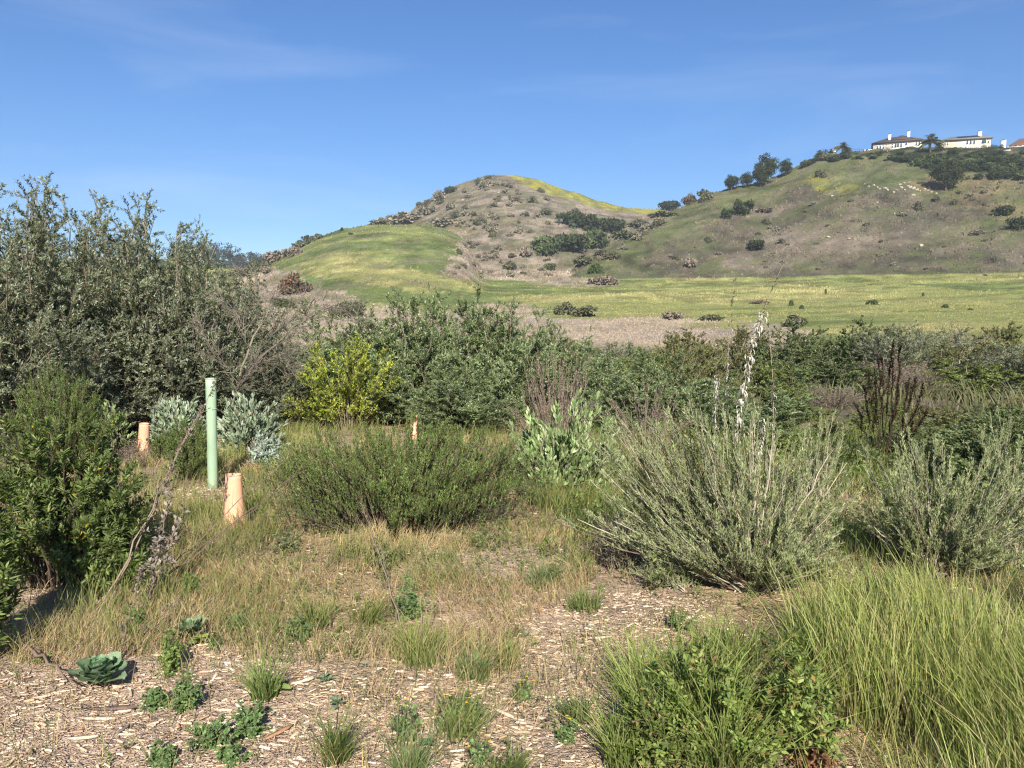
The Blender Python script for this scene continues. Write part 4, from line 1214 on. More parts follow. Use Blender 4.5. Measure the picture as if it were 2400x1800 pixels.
for (k, px, D, pyt, ks, lab) in [
    ('olive', 1640, 30, 765, 1.1, 'olive bush where the dark thicket begins beyond the white stalks'), ('olive', 1720, 33, 758, 1.3, 'olive green bush behind the thinner white stalk'),
    ('olive', 1545, 26, 810, 0.9, 'low yellowish olive bush at the edge of the pink grass'), ('dark', 1850, 33, 752, 1.3, 'rounded dark green bush beside the tall white stalk'),
    ('dark', 1935, 36, 760, 1.2, 'dark green bush second in the row after the tall white stalk'), ('dark', 2010, 34, 735, 1.25, 'highest dark green bush in the row before the field'),
    ('dark', 1870, 25, 830, 0.9, 'low dark bush in front of the rounded dark row'), ('dark', 1975, 24, 830, 1.0, 'low dark bush under the highest dark bush'),
    ('grey', 2110, 32, 742, 1.25, 'fine grey green willow behind the dark seed stalks'), ('grey', 2190, 36, 752, 1.2, 'hazy grey green willow next to the one behind the seed stalks'),
    ('bare', 2070, 25, 830, 1.3, 'bare pale branched brush just behind the dark seed stalks'), ('bare', 2160, 27, 850, 1.4, 'bare arching brush to the side of the dark seed stalks'),
    ('bare', 2260, 38, 752, 1.6, 'reddish bare brush along the edge of the field'), ('lime', 2290, 27, 845, 1.5, 'broad yellow green bush in front of the reddish brush'),
    ('olive', 2240, 31, 800, 1.3, 'olive bush between grey willow and yellow green bush'), ('grey', 2390, 30, 790, 1.1, 'grey willow at the edge of the view behind the yellow green bush'),
    ('olive', 2370, 38, 750, 1.4, 'olive bush at the edge of the field and of the view'), ('lime', 1830, 18.5, 895, 0.9, 'low yellow green bush behind the small bare twigs'),
    ('olive', 1690, 19, 880, 0.8, 'low olive bush behind the curled white stalk'), ('bare', 1960, 19, 900, 0.9, 'low grey twiggy brush under the dark row'),
    ('dark', 2330, 15, 940, 0.8, 'dark leafy bush in the shade behind the second sagebrush'), ('dark', 2410, 12.5, 960, 0.7, 'dark leafy bush at the edge behind the second sagebrush'),
    ('bare', 2200, 18.5, 930, 1.0, 'brown twigs behind the second sagebrush'), ('lime', 2080, 15, 975, 0.75, 'yellowish weedy bush through which the dark seed stalks rise'),
    ('lime', 1900, 14, 985, 0.7, 'green weedy bush behind the green stake grass'), ('olive', 1500, 22, 850, 0.9, 'olive bush low behind the bright green shrubs'),
    ('bare', 1660, 16, 900, 0.8, 'tangle of bare twigs behind the curled white stalk'), ('olive', 1260, 24, 775, 0.9, 'olive topped bush peeking over the brown twigs'),
    ('dark', 640, 26, 760, 1.0, 'dark bush seen between willow and dead limb'), ('lime', 1790, 24, 850, 0.8, 'light green bush low between white stalk and dark row'),
    ('olive', 1350, 22, 785, 0.8, 'olive brush closing off the tan strip behind the brown twigs'), ('grey', 1450, 24, 788, 0.7, 'grey green brush in front of the tan strip'), ('olive', 1230, 20, 772, 0.7, 'olive brush between green shrubs and tan strip'),
    ('olive', 1600, 25, 772, 0.8, 'olive brush at the near edge of the tan strip'), ('lime', 1510, 19.5, 812, 0.6, 'pale green brush in front of the olive brush by the tan strip'), ('grey', 1130, 21, 765, 0.6, 'grey green brush peeking between the green shrubs'),
    ('dark', 2010, 8.8, 1040, 0.4, 'low leafy bush under the dark seed stalks'), ('olive', 2290, 11.0, 960, 0.6, 'olive bush beyond the two sagebrushes'), ('dark', 2180, 10.5, 985, 0.5, 'dark leafy bush behind the middle of the second sagebrush'),
    ('dark', 2420, 9.2, 950, 0.5, 'dark leafy bush at the very edge behind the feathery wand'), ('bare', 1760, 12.5, 930, 0.7, 'bare twigs rising between curled white stalk and dark seed stalks'),
    ('lime', 1835, 9.5, 1010, 0.45, 'yellow green weedy bush just behind the big sagebrush'), ('olive', 1985, 10.5, 985, 0.55, 'olive weedy bush at the foot of the dark seed stalks'),
    ('dark', 2120, 9.5, 1010, 0.45, 'dark bush in the shade between seed stalks and second sagebrush'), ('dark', 2240, 9.0, 985, 0.5, 'dark bush filling the shade behind the second sagebrush'),
    ('dark', 2345, 8.2, 960, 0.5, 'dark bush behind the tall feathery wand'), ('lime', 2060, 12.5, 965, 0.6, 'green weedy bush right behind the dark seed stalks'),
    ('dark', 1700, 10.5, 960, 0.5, 'dark low bush behind the curled white stalk'), ('olive', 2190, 12.5, 950, 0.7, 'olive bush between the seed stalks and the yellow green bush'),
    ('olive', 2500, 30, 770, 1.2, 'olive bush just beyond the edge of the view'), ('dark', 2600, 20, 850, 1.0, 'dark bush beyond the edge of the view'),
]:
    put_mid(k, px, D, pyt, ks, lab, BH[k])

# --- single plants of the clearing, each built for its own place
def single(name, box, lab, cat, args, kw, back=0.6, rz=0.0):
    p, rx, h = box_spot(*box, back=back)
    n_st, m_tw, tw_len, m_lf, ll, lw, C, sc = args
    o = shrub(name, n_st, rx, rx * kw.pop('depth', 0.85), h, m_tw, tw_len, m_lf, ll, lw, C, sc, **kw)
    return stand(o, p, rz, (1, 1, 1), lab, cat)

single('leafy_bush', (-80, 375, 930, 1400), 'dense dark green leafy bush with a few yellow leaves in front of the thicket', 'bush',
       (130, 10, 0.19, 27, 0.040, 0.0092, C_DARKLEAF + [(0.10, (0.55, 0.38, 0.03))], BARK_D), dict(strip=True, p=0.33, shell=0.5, t0=0.2, wob=0.012, base=0.3, st_r=0.006, tmix=(0.8, 0.5, 0.6, 0.3), lmix=(0.75, 0.75, 0.2), tone=0.2), 0.55)
single('leafy_bush', (-120, 60, 1060, 1560), 'dark leafy bush cut by the lower edge of the thicket', 'bush',
       (36, 9, 0.18, 24, 0.048, 0.011, C_DARKLEAF, BARK_D), dict(strip=True, p=0.35, shell=0.35, t0=0.25, wob=0.01, base=0.25, st_r=0.006, tmix=(0.8, 0.5, 0.6, 0.3), lmix=(0.75, 0.75, 0.2)), 0.4)
single('leafy_bush', (190, 350, 1180, 1400), 'low outer branches of leafy growth towards the crumpled stalk', 'bush', (40, 9, 0.14, 24, 0.038, 0.009, C_DARKLEAF, BARK_D), dict(strip=True, p=0.45, shell=0.5, t0=0.2, base=0.3, st_r=0.004), 0.5)
single('rosemary_bush', (20, 270, 860, 1120), 'dark green needle leaved bush behind the leafy bush', 'bush',
       (170, 11, 0.24, 22, 0.026, 0.0062, C_ROSE, BARK_D), dict(tw_c=[(2, (0.09, 0.115, 0.04)), (1, (0.14, 0.12, 0.07))], p=0.4, shell=0.35, t0=0.25, tmix=(0.4, 0.2, 1.0, 0.15), base=0.3, st_r=0.005, lmix=(0.7, 0.7, 0.3)), 0.7)
single('rosemary_bush', (378, 512, 975, 1135), 'small dark needle leaved bush between the pink cone and the green tube', 'bush',
       (90, 11, 0.15, 26, 0.022, 0.0052, C_ROSE, BARK_D), dict(tw_c=[(2, (0.09, 0.115, 0.04)), (1, (0.14, 0.12, 0.07))], p=0.4, shell=0.35, t0=0.25, tmix=(0.4, 0.25, 1.0, 0.15), base=0.3, st_r=0.004), 0.7)
single('rosemary_bush', (592, 1290, 995, 1290), 'wide low bush of fine upright dark green shoots in the middle of the clearing', 'bush',
       (380, 12, 0.20, 19, 0.024, 0.006, C_ROSE, BARK_D), dict(tw_c=[(2, (0.09, 0.115, 0.04)), (1, (0.14, 0.12, 0.07))], p=0.3, shell=0.35, t0=0.2, tmix=(0.35, 0.2, 1.0, 0.1), base=0.4, st_r=0.004, depth=0.62, tone=0.3, lmix=(0.7, 0.7, 0.3)), 0.6)
single('lime_bush', (680, 955, 790, 1015), 'bright yellow green bush behind the wide dark bush', 'bush',
       (60, 15, 0.28, 22, 0.052, 0.018, C_LIMEB, BARK_G), dict(p=0.35, shell=0.3, t0=0.15, base=0.25, tone=0.25), 0.7)
single('rust_bush', (830, 1010, 855, 985), 'rusty brown dried shrub leaning against the bright yellow green bush', 'shrub',
       (50, 14, 0.2, 22, 0.026, 0.018, [(3, (0.22, 0.15, 0.055)), (2, (0.16, 0.13, 0.05)), (1, (0.28, 0.20, 0.08))], BARK_D), dict(p=0.5, shell=0.3, t0=0.2, base=0.2), 0.7)
single('white_sage', (1172, 1462, 900, 1175), 'large sage with broad pale silvery green leaves between the wide dark bush and the sagebrush', 'sage',
       (110, 5, 0.12, 9, 0.065, 0.019, C_WHITES, BARK_G), dict(strip=True, p=0.45, shell=0.7, wob=0.02, t0=0.3, base=0.3, mat=M_FELT, main_leaves=14, tmix=(0.6, 0.4, 0.7, 0.2), lmix=(0.9, 0.5, 0.35), ldroop=-0.1, st_r=0.005, tone=0.3), 0.6)
single('white_sage', (1215, 1370, 1040, 1180), 'low front tuft of the pale silvery sage beside the wide dark bush', 'sage',
       (46, 3, 0.07, 6, 0.06, 0.019, C_WHITES, BARK_G), dict(strip=True, p=0.4, shell=0.5, t0=0.3, base=0.3, mat=M_FELT, main_leaves=12, lmix=(0.9, 0.5, 0.35), ldroop=-0.1, st_r=0.005), 0.5)
single('white_sage', (345, 500, 930, 1050), 'silvery sage patch behind the green tube, on its pink cone side', 'sage',
       (100, 4, 0.10, 8, 0.075, 0.021, C_WHITES2, BARK_G), dict(strip=True, p=0.4, shell=0.5, t0=0.3, base=0.4, mat=M_FELT, main_leaves=12, lmix=(0.9, 0.5, 0.35), ldroop=-0.1), 0.6)
single('white_sage', (505, 665, 915, 1075), 'silvery sage patch behind the green tube, on its lime bush side', 'sage',
       (110, 4, 0.10, 8, 0.075, 0.021, C_WHITES2, BARK_G), dict(strip=True, p=0.4, shell=0.5, t0=0.3, base=0.4, mat=M_FELT, main_leaves=12, lmix=(0.9, 0.5, 0.35), ldroop=-0.1), 0.6)
single('white_sage', (200, 330, 935, 1060), 'small silvery sage in the gap above the leafy bush', 'sage',
       (30, 3, 0.09, 8, 0.06, 0.018, C_WHITES, BARK_G), dict(strip=True, p=0.4, shell=0.5, t0=0.3, base=0.4, mat=M_FELT, main_leaves=10, lmix=(0.9, 0.5, 0.35), ldroop=-0.1), 0.6)
single('silver_plant', (585, 662, 1010, 1102), 'compact almost white silvery plant at the foot of the sage patch', 'plant',
       (70, 4, 0.05, 8, 0.05, 0.011, C_SILVER, BARK_G), dict(strip=True, p=0.45, shell=0.4, t0=0.2, base=0.3, mat=M_FELT, main_leaves=14, lmix=(0.9, 0.7, 0.3)), 0.6)
# brown twiggy growth over the sage
single('seed_stalks', (1185, 1420, 790, 1110), 'upright brown twiggy seed stalks rising out of the big silvery sage', 'shrub',
       (90, 10, 0.16, 8, 0.014, 0.009, C_SEED, C_TWIG), dict(p=0.35, shell=0.35, t0=0.45, base=0.45, tmix=(0.8, 0.35, 0.6, 0.1), st_r=0.004, tw_r=0.0017, mat=M_DRY, part_name='seed_heads'), 0.9)
single('seed_stalks', (1395, 1640, 880, 1075), 'loose brown twigs between the silvery sage and the big sagebrush', 'shrub',
       (60, 9, 0.15, 8, 0.014, 0.009, C_SEED, C_TWIG), dict(p=0.35, shell=0.4, t0=0.4, base=0.4, tmix=(0.8, 0.4, 0.6, 0.1), st_r=0.004, tw_r=0.0017, mat=M_DRY, part_name='seed_heads'), 0.9)
single('seed_stalks', (230, 560, 800, 1010), 'grey brown twiggy shrub behind the green tube', 'shrub',
       (110, 12, 0.22, 9, 0.018, 0.010, [(2, (0.20, 0.17, 0.14)), (2, (0.27, 0.23, 0.19)), (1, (0.12, 0.09, 0.07))], C_TWIG), dict(p=0.4, shell=0.4, t0=0.3, base=0.4, tmix=(0.5, 0.6, 0.4, 0.3), st_r=0.006, tw_r=0.002, mat=M_DRY, part_name='seed_heads', depth=0.6), 0.7)
single('seed_stalks', (500, 700, 830, 1005), 'grey brown bare twigs between the green tube and the lime green bush', 'shrub',
       (70, 12, 0.22, 7, 0.016, 0.008, C_SEED, C_TWIG), dict(p=0.4, shell=0.4, t0=0.3, base=0.4, tmix=(0.5, 0.6, 0.4, 0.3), st_r=0.006, tw_r=0.002, mat=M_DRY, part_name='seed_heads'), 0.7)
single('seed_stalks', (-40, 230, 830, 1010), 'reddish brown dry growth at the foot of the tall willows', 'shrub',
       (70, 12, 0.22, 8, 0.018, 0.010, [(2, (0.16, 0.09, 0.065)), (1, (0.22, 0.14, 0.10)), (1, (0.10, 0.06, 0.045))], C_TWIG), dict(p=0.4, shell=0.4, t0=0.3, base=0.4, st_r=0.006, tw_r=0.002, mat=M_DRY, part_name='seed_heads'), 0.7)
single('rosemary_bush', (345, 420, 1000, 1085), 'tiny dark shrub hugging the half hidden pink cone', 'bush', (40, 8, 0.12, 20, 0.022, 0.006, C_ROSE, BARK_D), dict(p=0.4, shell=0.45, t0=0.2, tmix=(0.4, 0.3, 0.9, 0.15), base=0.3, st_r=0.003), 0.5)
single('seed_stalks', (285, 352, 1010, 1100), 'thin brown twigs in front of the half hidden pink cone', 'shrub', (22, 8, 0.12, 6, 0.014, 0.009, C_SEED, C_TWIG), dict(p=0.4, shell=0.5, t0=0.3, base=0.4, st_r=0.003, tw_r=0.0015, mat=M_DRY, part_name='seed_heads'), 0.3)
single('brown_scrub', (1375, 1545, 1185, 1350), 'small dark brown dried shrub at the foot of the big sagebrush', 'shrub',
       (60, 10, 0.12, 8, 0.012, 0.005, [(2, (0.15, 0.13, 0.09)), (2, (0.10, 0.08, 0.06)), (1, (0.17, 0.18, 0.11))], C_TWIG), dict(p=0.45, shell=0.4, t0=0.3, base=0.3, st_r=0.004, tw_r=0.0016, mat=M_DRY), 0.6)

# --- sagebrush: stems fanning from one foot, hung with fine feathery twigs
def fan_shrub(name, foot, tips, n_per, m_tw, tw_len, m_lf, lf_len, lf_w, C, spread=0.10, dead=0.0, pale_stems=(), t0=0.3):
    """foot = (px, py); tips = [(px, py, depth offset)]: where the main stems end."""
    p = ground(*foot); D0 = math.hypot(p[0], p[1])
    root = empty(name, p)
    P0 = []; P1 = []; P2 = []
    for (tx, ty, dd) in tips:
        q = pt3(tx, ty, D0 + dd) - p
        for k in range(n_per):
            s = random.uniform(0.55, 1.05)
            e = q * s + np.array([random.gauss(0, spread), random.gauss(0, spread), random.gauss(0, spread * 0.6)])
            e[2] = max(e[2], 0.05)
            b = np.array([random.gauss(0, 0.05), random.gauss(0, 0.05), -0.02])
            mdl = b * 0.5 + e * 0.5 + np.array([0, 0, -0.06 * abs(e[0]) - 0.02])
            mdl[:2] = e[:2] * 0.55; mdl[2] = e[2] * random.uniform(0.36, 0.5)
            P0.append(b); P1.append(mdl); P2.append(e)
    P0, P1, P2 = map(np.array, (P0, P1, P2)); n = len(P0)
    S = curve3(P0, P1, P2, 9, 0.008)
    g = Geo()
    tubes(g, S, 0.006 * np.linspace(1, 0.25, 9)[None] * rng.uniform(0.5, 1.4, (n, 1)), pal(n, [(2, (0.26, 0.21, 0.16)), (1, (0.40, 0.35, 0.27)), (1, (0.15, 0.11, 0.085))], 0.2), 4)
    Tw, idx = branch_off(S, m_tw, t0, 1.0, tw_len, (0.9, 0.35, 0.45, 0.1), 3, 0.0, 0.4)
    tubes(g, Tw, 0.0018 * np.linspace(1, 0.5, 3)[None] * np.ones((len(Tw), 1)), pal(len(Tw), [(1, (0.19, 0.20, 0.12)), (1, (0.26, 0.25, 0.17))], 0.2), 3)
    part('stems', g, M_BARK, root, kind='stuff')
    lg = Geo()
    P, Dv, N, ix = leaves_on(Tw, m_lf, 0.1, 1.0, (0.75, 0.65, 0.25))
    ts = rng.uniform(0.75, 1.25, n)[idx[ix]][:, None]
    k = len(P)
    leaf_diamond(lg, P, Dv, N, lf_len * rng.uniform(0.6, 1.3, k), lf_w * rng.uniform(0.8, 1.3, k), pal(k, C, 0.2) * ts, 0.1)
    part('foliage', lg, M_FELT, root, kind='stuff')
    # bare pale stems
    for (tx, ty, dd, rr) in pale_stems:
        q = pt3(tx, ty, D0 + dd) - p
        c = curve3(np.array([[0, 0, 0.02]]), np.array([q * 0.5 + np.array([0, 0, -0.05])]), q[None], 10, 0.006)
        g = Geo(); tubes(g, c, rr * np.linspace(1, 0.35, 10)[None], pal(1, [(1, (0.44, 0.38, 0.29))], 0.12), 6)
        tw, _ = branch_off(c, 6, 0.5, 1.0, 0.12, (0.8, 0.5, 0.2, 0.1), 4)
        tubes(g, tw, 0.0018 * np.ones((6, 4)), np.tile([0.35, 0.30, 0.23], (6, 1)), 3)
        part('branch', g, M_BARK, root)
    return root
s1 = fan_shrub('sagebrush', (1765, 1378), [(1410, 985, .25), (1450, 985, .1), (1500, 995, .0), (1395, 1140, .2), (1385, 1215, .1), (1450, 1240, -.05), (1520, 1250, -.1), (1960, 1300, .0), (1600, 1290, -.3), (1480, 1060, -.1), (1560, 985, .3), (1600, 960, 0), (1650, 985, -.1), (1700, 960, .2), (1640, 1050, -.2), (1560, 1080, -.15), (1740, 950, .1), (1790, 960, .4),
                (1900, 1050, .1), (1940, 1110, .2), (1960, 1210, .1), (1930, 1270, -.15), (1860, 1080, .3), (1830, 1180, -.25), (1520, 1150, -.1), (1600, 1200, -.3), (1700, 1150, -.35), (1380, 1030, .2), (1440, 1130, .2), (1800, 1300, -.35), (1870, 1330, -.3)],
               12, 13, 0.16, 16, 0.027, 0.0048, C_SAGEB, 0.09, pale_stems=[(1940, 1070, .1, .008), (1985, 1085, 0.2, .006), (1960, 1190, .0, .005), (1810, 1040, -.1, .009), (1775, 1130, -.15, .008), (1715, 1150, -.2, .008), (1660, 1080, -.1, .006)])
tag(s1, 'large grey green feathery sagebrush fanning out from one foot, with pale bare stems', 'shrub')
s2 = fan_shrub('sagebrush', (2190, 1345), [(2060, 1040, .2), (2090, 1080, 0), (2130, 1100, -.1), (2180, 1080, .1), (2230, 1080, 0), (2270, 1120, -.1), (2310, 1060, .2), (2330, 1160, -.1), (2400, 1200, .1), (2380, 1110, .2), (2120, 1200, -.1),
                (2360, 1280, -.2), (2290, 1240, -.25), (2040, 1180, .1), (2440, 1120, .2), (2450, 1230, 0), (2200, 1030, .3), (2100, 1000, .4)],
               10, 13, 0.15, 16, 0.027, 0.0048, C_SAGEB, 0.09, pale_stems=[(2130, 1120, .0, .006), (2170, 1140, -.1, .006), (2210, 1120, .1, .005), (2235, 1160, 0, .006), (2110, 1190, 0, .005)])
tag(s2, 'second grey green sagebrush above the tall bright grass', 'shrub')
s3 = fan_shrub('sagebrush', (2370, 1330), [(2340, 985, .3), (2350, 960, .2), (2375, 1060, .1), (2400, 1100, 0), (2320, 1020, .4), (2310, 960, .4)], 5, 20, 0.13, 18, 0.025, 0.004, C_SAGEB, 0.05)
tag(s3, 'tall upright feathery sagebrush wand at the edge of the view', 'shrub')
s4 = fan_shrub('sagebrush', (1905, 1180), [(1905, 1000, .2), (1930, 980, .1), (1960, 1010, 0), (1880, 1030, .1), (1970, 960, .3)], 7, 10, 0.13, 18, 0.025, 0.004, C_SAGEB, 0.06)
tag(s4, 'small grey sagebrush between the big one and the dark seed stalks', 'shrub')
s5 = fan_shrub('sagebrush', (1590, 1375), [(1480, 1325, .0), (1530, 1310, -.05), (1560, 1330, -.1), (1600, 1320, 0), (1640, 1330, 0), (1500, 1350, -.1)], 8, 9, 0.09, 14, 0.02, 0.0026, C_SAGEB, 0.04, t0=0.1)
tag(s5, 'low pale feathery tuft under the arching dead stems', 'shrub')

# arching dead grey stems at the foot of the sagebrush
def dead_stems(name, foot, tips, r, C, label, cat, twigs=8, tw_len=0.12, sag=0.0, seeds=None):
    p = ground(*foot); D0 = math.hypot(p[0], p[1]); root = empty(name, p)
    for (tx, ty, dd) in tips:
        q = pt3(tx, ty, D0 + dd) - p
        c = curve3(np.array([[random.gauss(0, .02), random.gauss(0, .02), 0.0]]), np.array([q * 0.5 + np.array([0, 0, sag])]), q[None], 14, 0.008)
        g = Geo(); tubes(g, c, r * np.linspace(1, 0.25, 14)[None], pal(1, C, 0.15), 5)
        if twigs:
            tw, _ = branch_off(c, twigs, 0.3, 1.0, tw_len, (0.9, 0.6, 0.15, 0.1), 5, 0.1)
            tubes(g, tw, r * 0.3 * np.linspace(1, .4, 5)[None] * np.ones((len(tw), 1)), pal(len(tw), C, 0.2), 3)
        b = part('branch', g, M_BARK, root)
        if seeds and twigs:
            lg = Geo()
            P, Dv, N, ix = leaves_on(tw, seeds[0], 0.2, 1.0, (0.4, 0.9, 0.0)); k = len(P)
            leaf_diamond(lg, P, Dv, N, seeds[1] * rng.uniform(.6, 1.3, k), seeds[2], pal(k, seeds[3], 0.25), 0.3)
            part('dry_leaves', lg, M_DRY, b, kind='stuff')
    return tag(root, label, cat)
GREYW = [(2, (0.40, 0.36, 0.31)), (1, (0.30, 0.26, 0.22))]
dead_stems('dead_branch', (1640, 1300), [(1420, 1288, 0), (1470, 1262, .1), (1450, 1330, -.15), (1500, 1350, -.2), (1490, 1270, .1)], 0.006, GREYW, 'bleached dead stems arching low over the ground beside the big sagebrush', 'branch', 5, 0.1, 0.05)
DRYB = [(2, (0.22, 0.17, 0.125)), (1, (0.16, 0.12, 0.09))]
SEED1 = (5, 0.022, 0.012, [(2, (0.22, 0.18, 0.14)), (1, (0.15, 0.11, 0.09)), (1, (0.30, 0.27, 0.22))])
dead_stems('leaning_stalk', (245, 1440), [(505, 895, 1.1), (470, 950, .9)], 0.006, DRYB, 'long dry brown stalk leaning across the green tube', 'stalk', 26, 0.13, 0.0, SEED1)
dead_stems('leaning_stalk', (300, 1420), [(760, 1060, .9), (700, 1110, .7), (730, 1020, 1.1)], 0.0045, DRYB, 'thin dry stalk leaning low in front of the pink cone beside the green tube', 'stalk', 10, 0.16, 0.0)
dead_stems('leaning_stalk', (340, 1450), [(400, 1150, .5), (380, 1230, .3), (430, 1200, .4)], 0.007, DRYB, 'upright crumpled dry stalk with curled grey leaves beside the leafy bush', 'stalk', 22, 0.09, 0.0, (6, 0.03, 0.018, [(2, (0.30, 0.26, 0.22)), (1, (0.19, 0.15, 0.12))]))
dead_stems('leaning_stalk', (290, 1560), [(330, 1330, .6), (420, 1400, .5), (520, 1390, .7)], 0.006, DRYB, 'tangle of dry stalks right behind the large round leaved rosette', 'stalk', 20, 0.10, 0.0, (5, 0.022, 0.014, [(2, (0.24, 0.20, 0.16)), (1, (0.15, 0.11, 0.09))]))
dead_stems('leaning_stalk', (560, 1430), [(860, 1330, .9), (760, 1370, .5)], 0.007, DRYB, 'dark dry stalk lying flat across the straw of the clearing', 'stalk', 16, 0.09, 0.02, (4, 0.018, 0.01, [(1, (0.15, 0.11, 0.08))]))
dead_stems('leaning_stalk', (972, 1520), [(845, 1170, 1.0), (880, 1250, .8)], 0.0045, DRYB, 'thin dry stalk leaning against the wide dark bush', 'stalk', 18, 0.07, -0.02, (5, 0.014, 0.008, [(2, (0.25, 0.2, 0.15)), (1, (0.15, 0.11, 0.08))]))
dead_stems('leaning_stalk', (640, 1025), [(760, 905, 1.5), (720, 950, 1.0)], 0.006, DRYB, 'short dark dry stalk in the straw in front of the lime green bush', 'stalk', 20, 0.06, 0.0, (5, 0.014, 0.01, [(1, (0.14, 0.11, 0.09))]))
dead_stems('leaning_stalk', (0, 1500), [(170, 1602, -.9), (130, 1560, -.6)], 0.013, [(1, (0.17, 0.13, 0.10))], 'fallen thick dead stem lying on the mulch beside the large rosette', 'stalk', 6, 0.1, 0.06)
# dead limb of the thicket, bare and twisted
def dead_limb():
    p = at(560, 10.5); root = empty('dead_limb', p); D0 = math.hypot(p[0], p[1])
    runs = [[(560, 900), (620, 830), (690, 765), (740, 730), (790, 712)], [(740, 730), (735, 700), (700, 715), (712, 690)], [(765, 722), (800, 725), (820, 745)], [(560, 880), (590, 800), (630, 740), (600, 650), (560, 640)],
            [(575, 870), (640, 780), (700, 745), (780, 740)], [(600, 850), (560, 760), (520, 690)], [(640, 800), (655, 840), (680, 860)], [(660, 790), (630, 720), (640, 690)], [(540, 960), (560, 900), (600, 850)],
            [(560, 900), (500, 830), (470, 760)], [(590, 860), (660, 830), (720, 820)]]
    for i, rr in enumerate(runs):
        P = np.array([pt3(a, b, D0 + 0.25 * j * (1 if i % 2 else -0.4)) for j, (a, b) in enumerate(rr)]) - p
        t = np.linspace(0, 1, 16) * (len(P) - 1); k = np.minimum(t.astype(int), len(P) - 2); f = (t - k)[:, None]
        c = (P[k] * (1 - f) + P[k + 1] * f)[None] + rng.normal(size=(1, 16, 3)) * 0.012
        r0 = 0.017 if i in (0, 3, 8) else 0.009
        g = Geo(); tubes(g, c, r0 * np.linspace(1, 0.3, 16)[None], pal(1, [(1, (0.15, 0.125, 0.10)), (1, (0.10, 0.085, 0.07))], 0.2), 6)
        tw, _ = branch_off(c, 22, 0.2, 1.0, 0.5, (0.8, 0.6, 0.25, 0.1), 6, 0.15)
        tubes(g, tw, 0.0032 * np.linspace(1, .3, 6)[None] * np.ones((22, 1)), pal(22, [(1, (0.17, 0.14, 0.115)), (1, (0.22, 0.19, 0.155))], 0.2), 3)
        tw2, _ = branch_off(tw, 4, 0.2, 1.0, 0.2, (0.8, 0.7, 0.2, 0.1), 4, 0.1)
        tubes(g, tw2, 0.0022 * np.ones((88, 4)), pal(88, [(1, (0.17, 0.14, 0.115)), (1, (0.22, 0.19, 0.155))], 0.2), 3)
        part('branch', g, M_BARK, root)
    tag(root, 'bare twisted dead limb reaching out of the willow thicket over the dry grass', 'branch')
dead_limb()

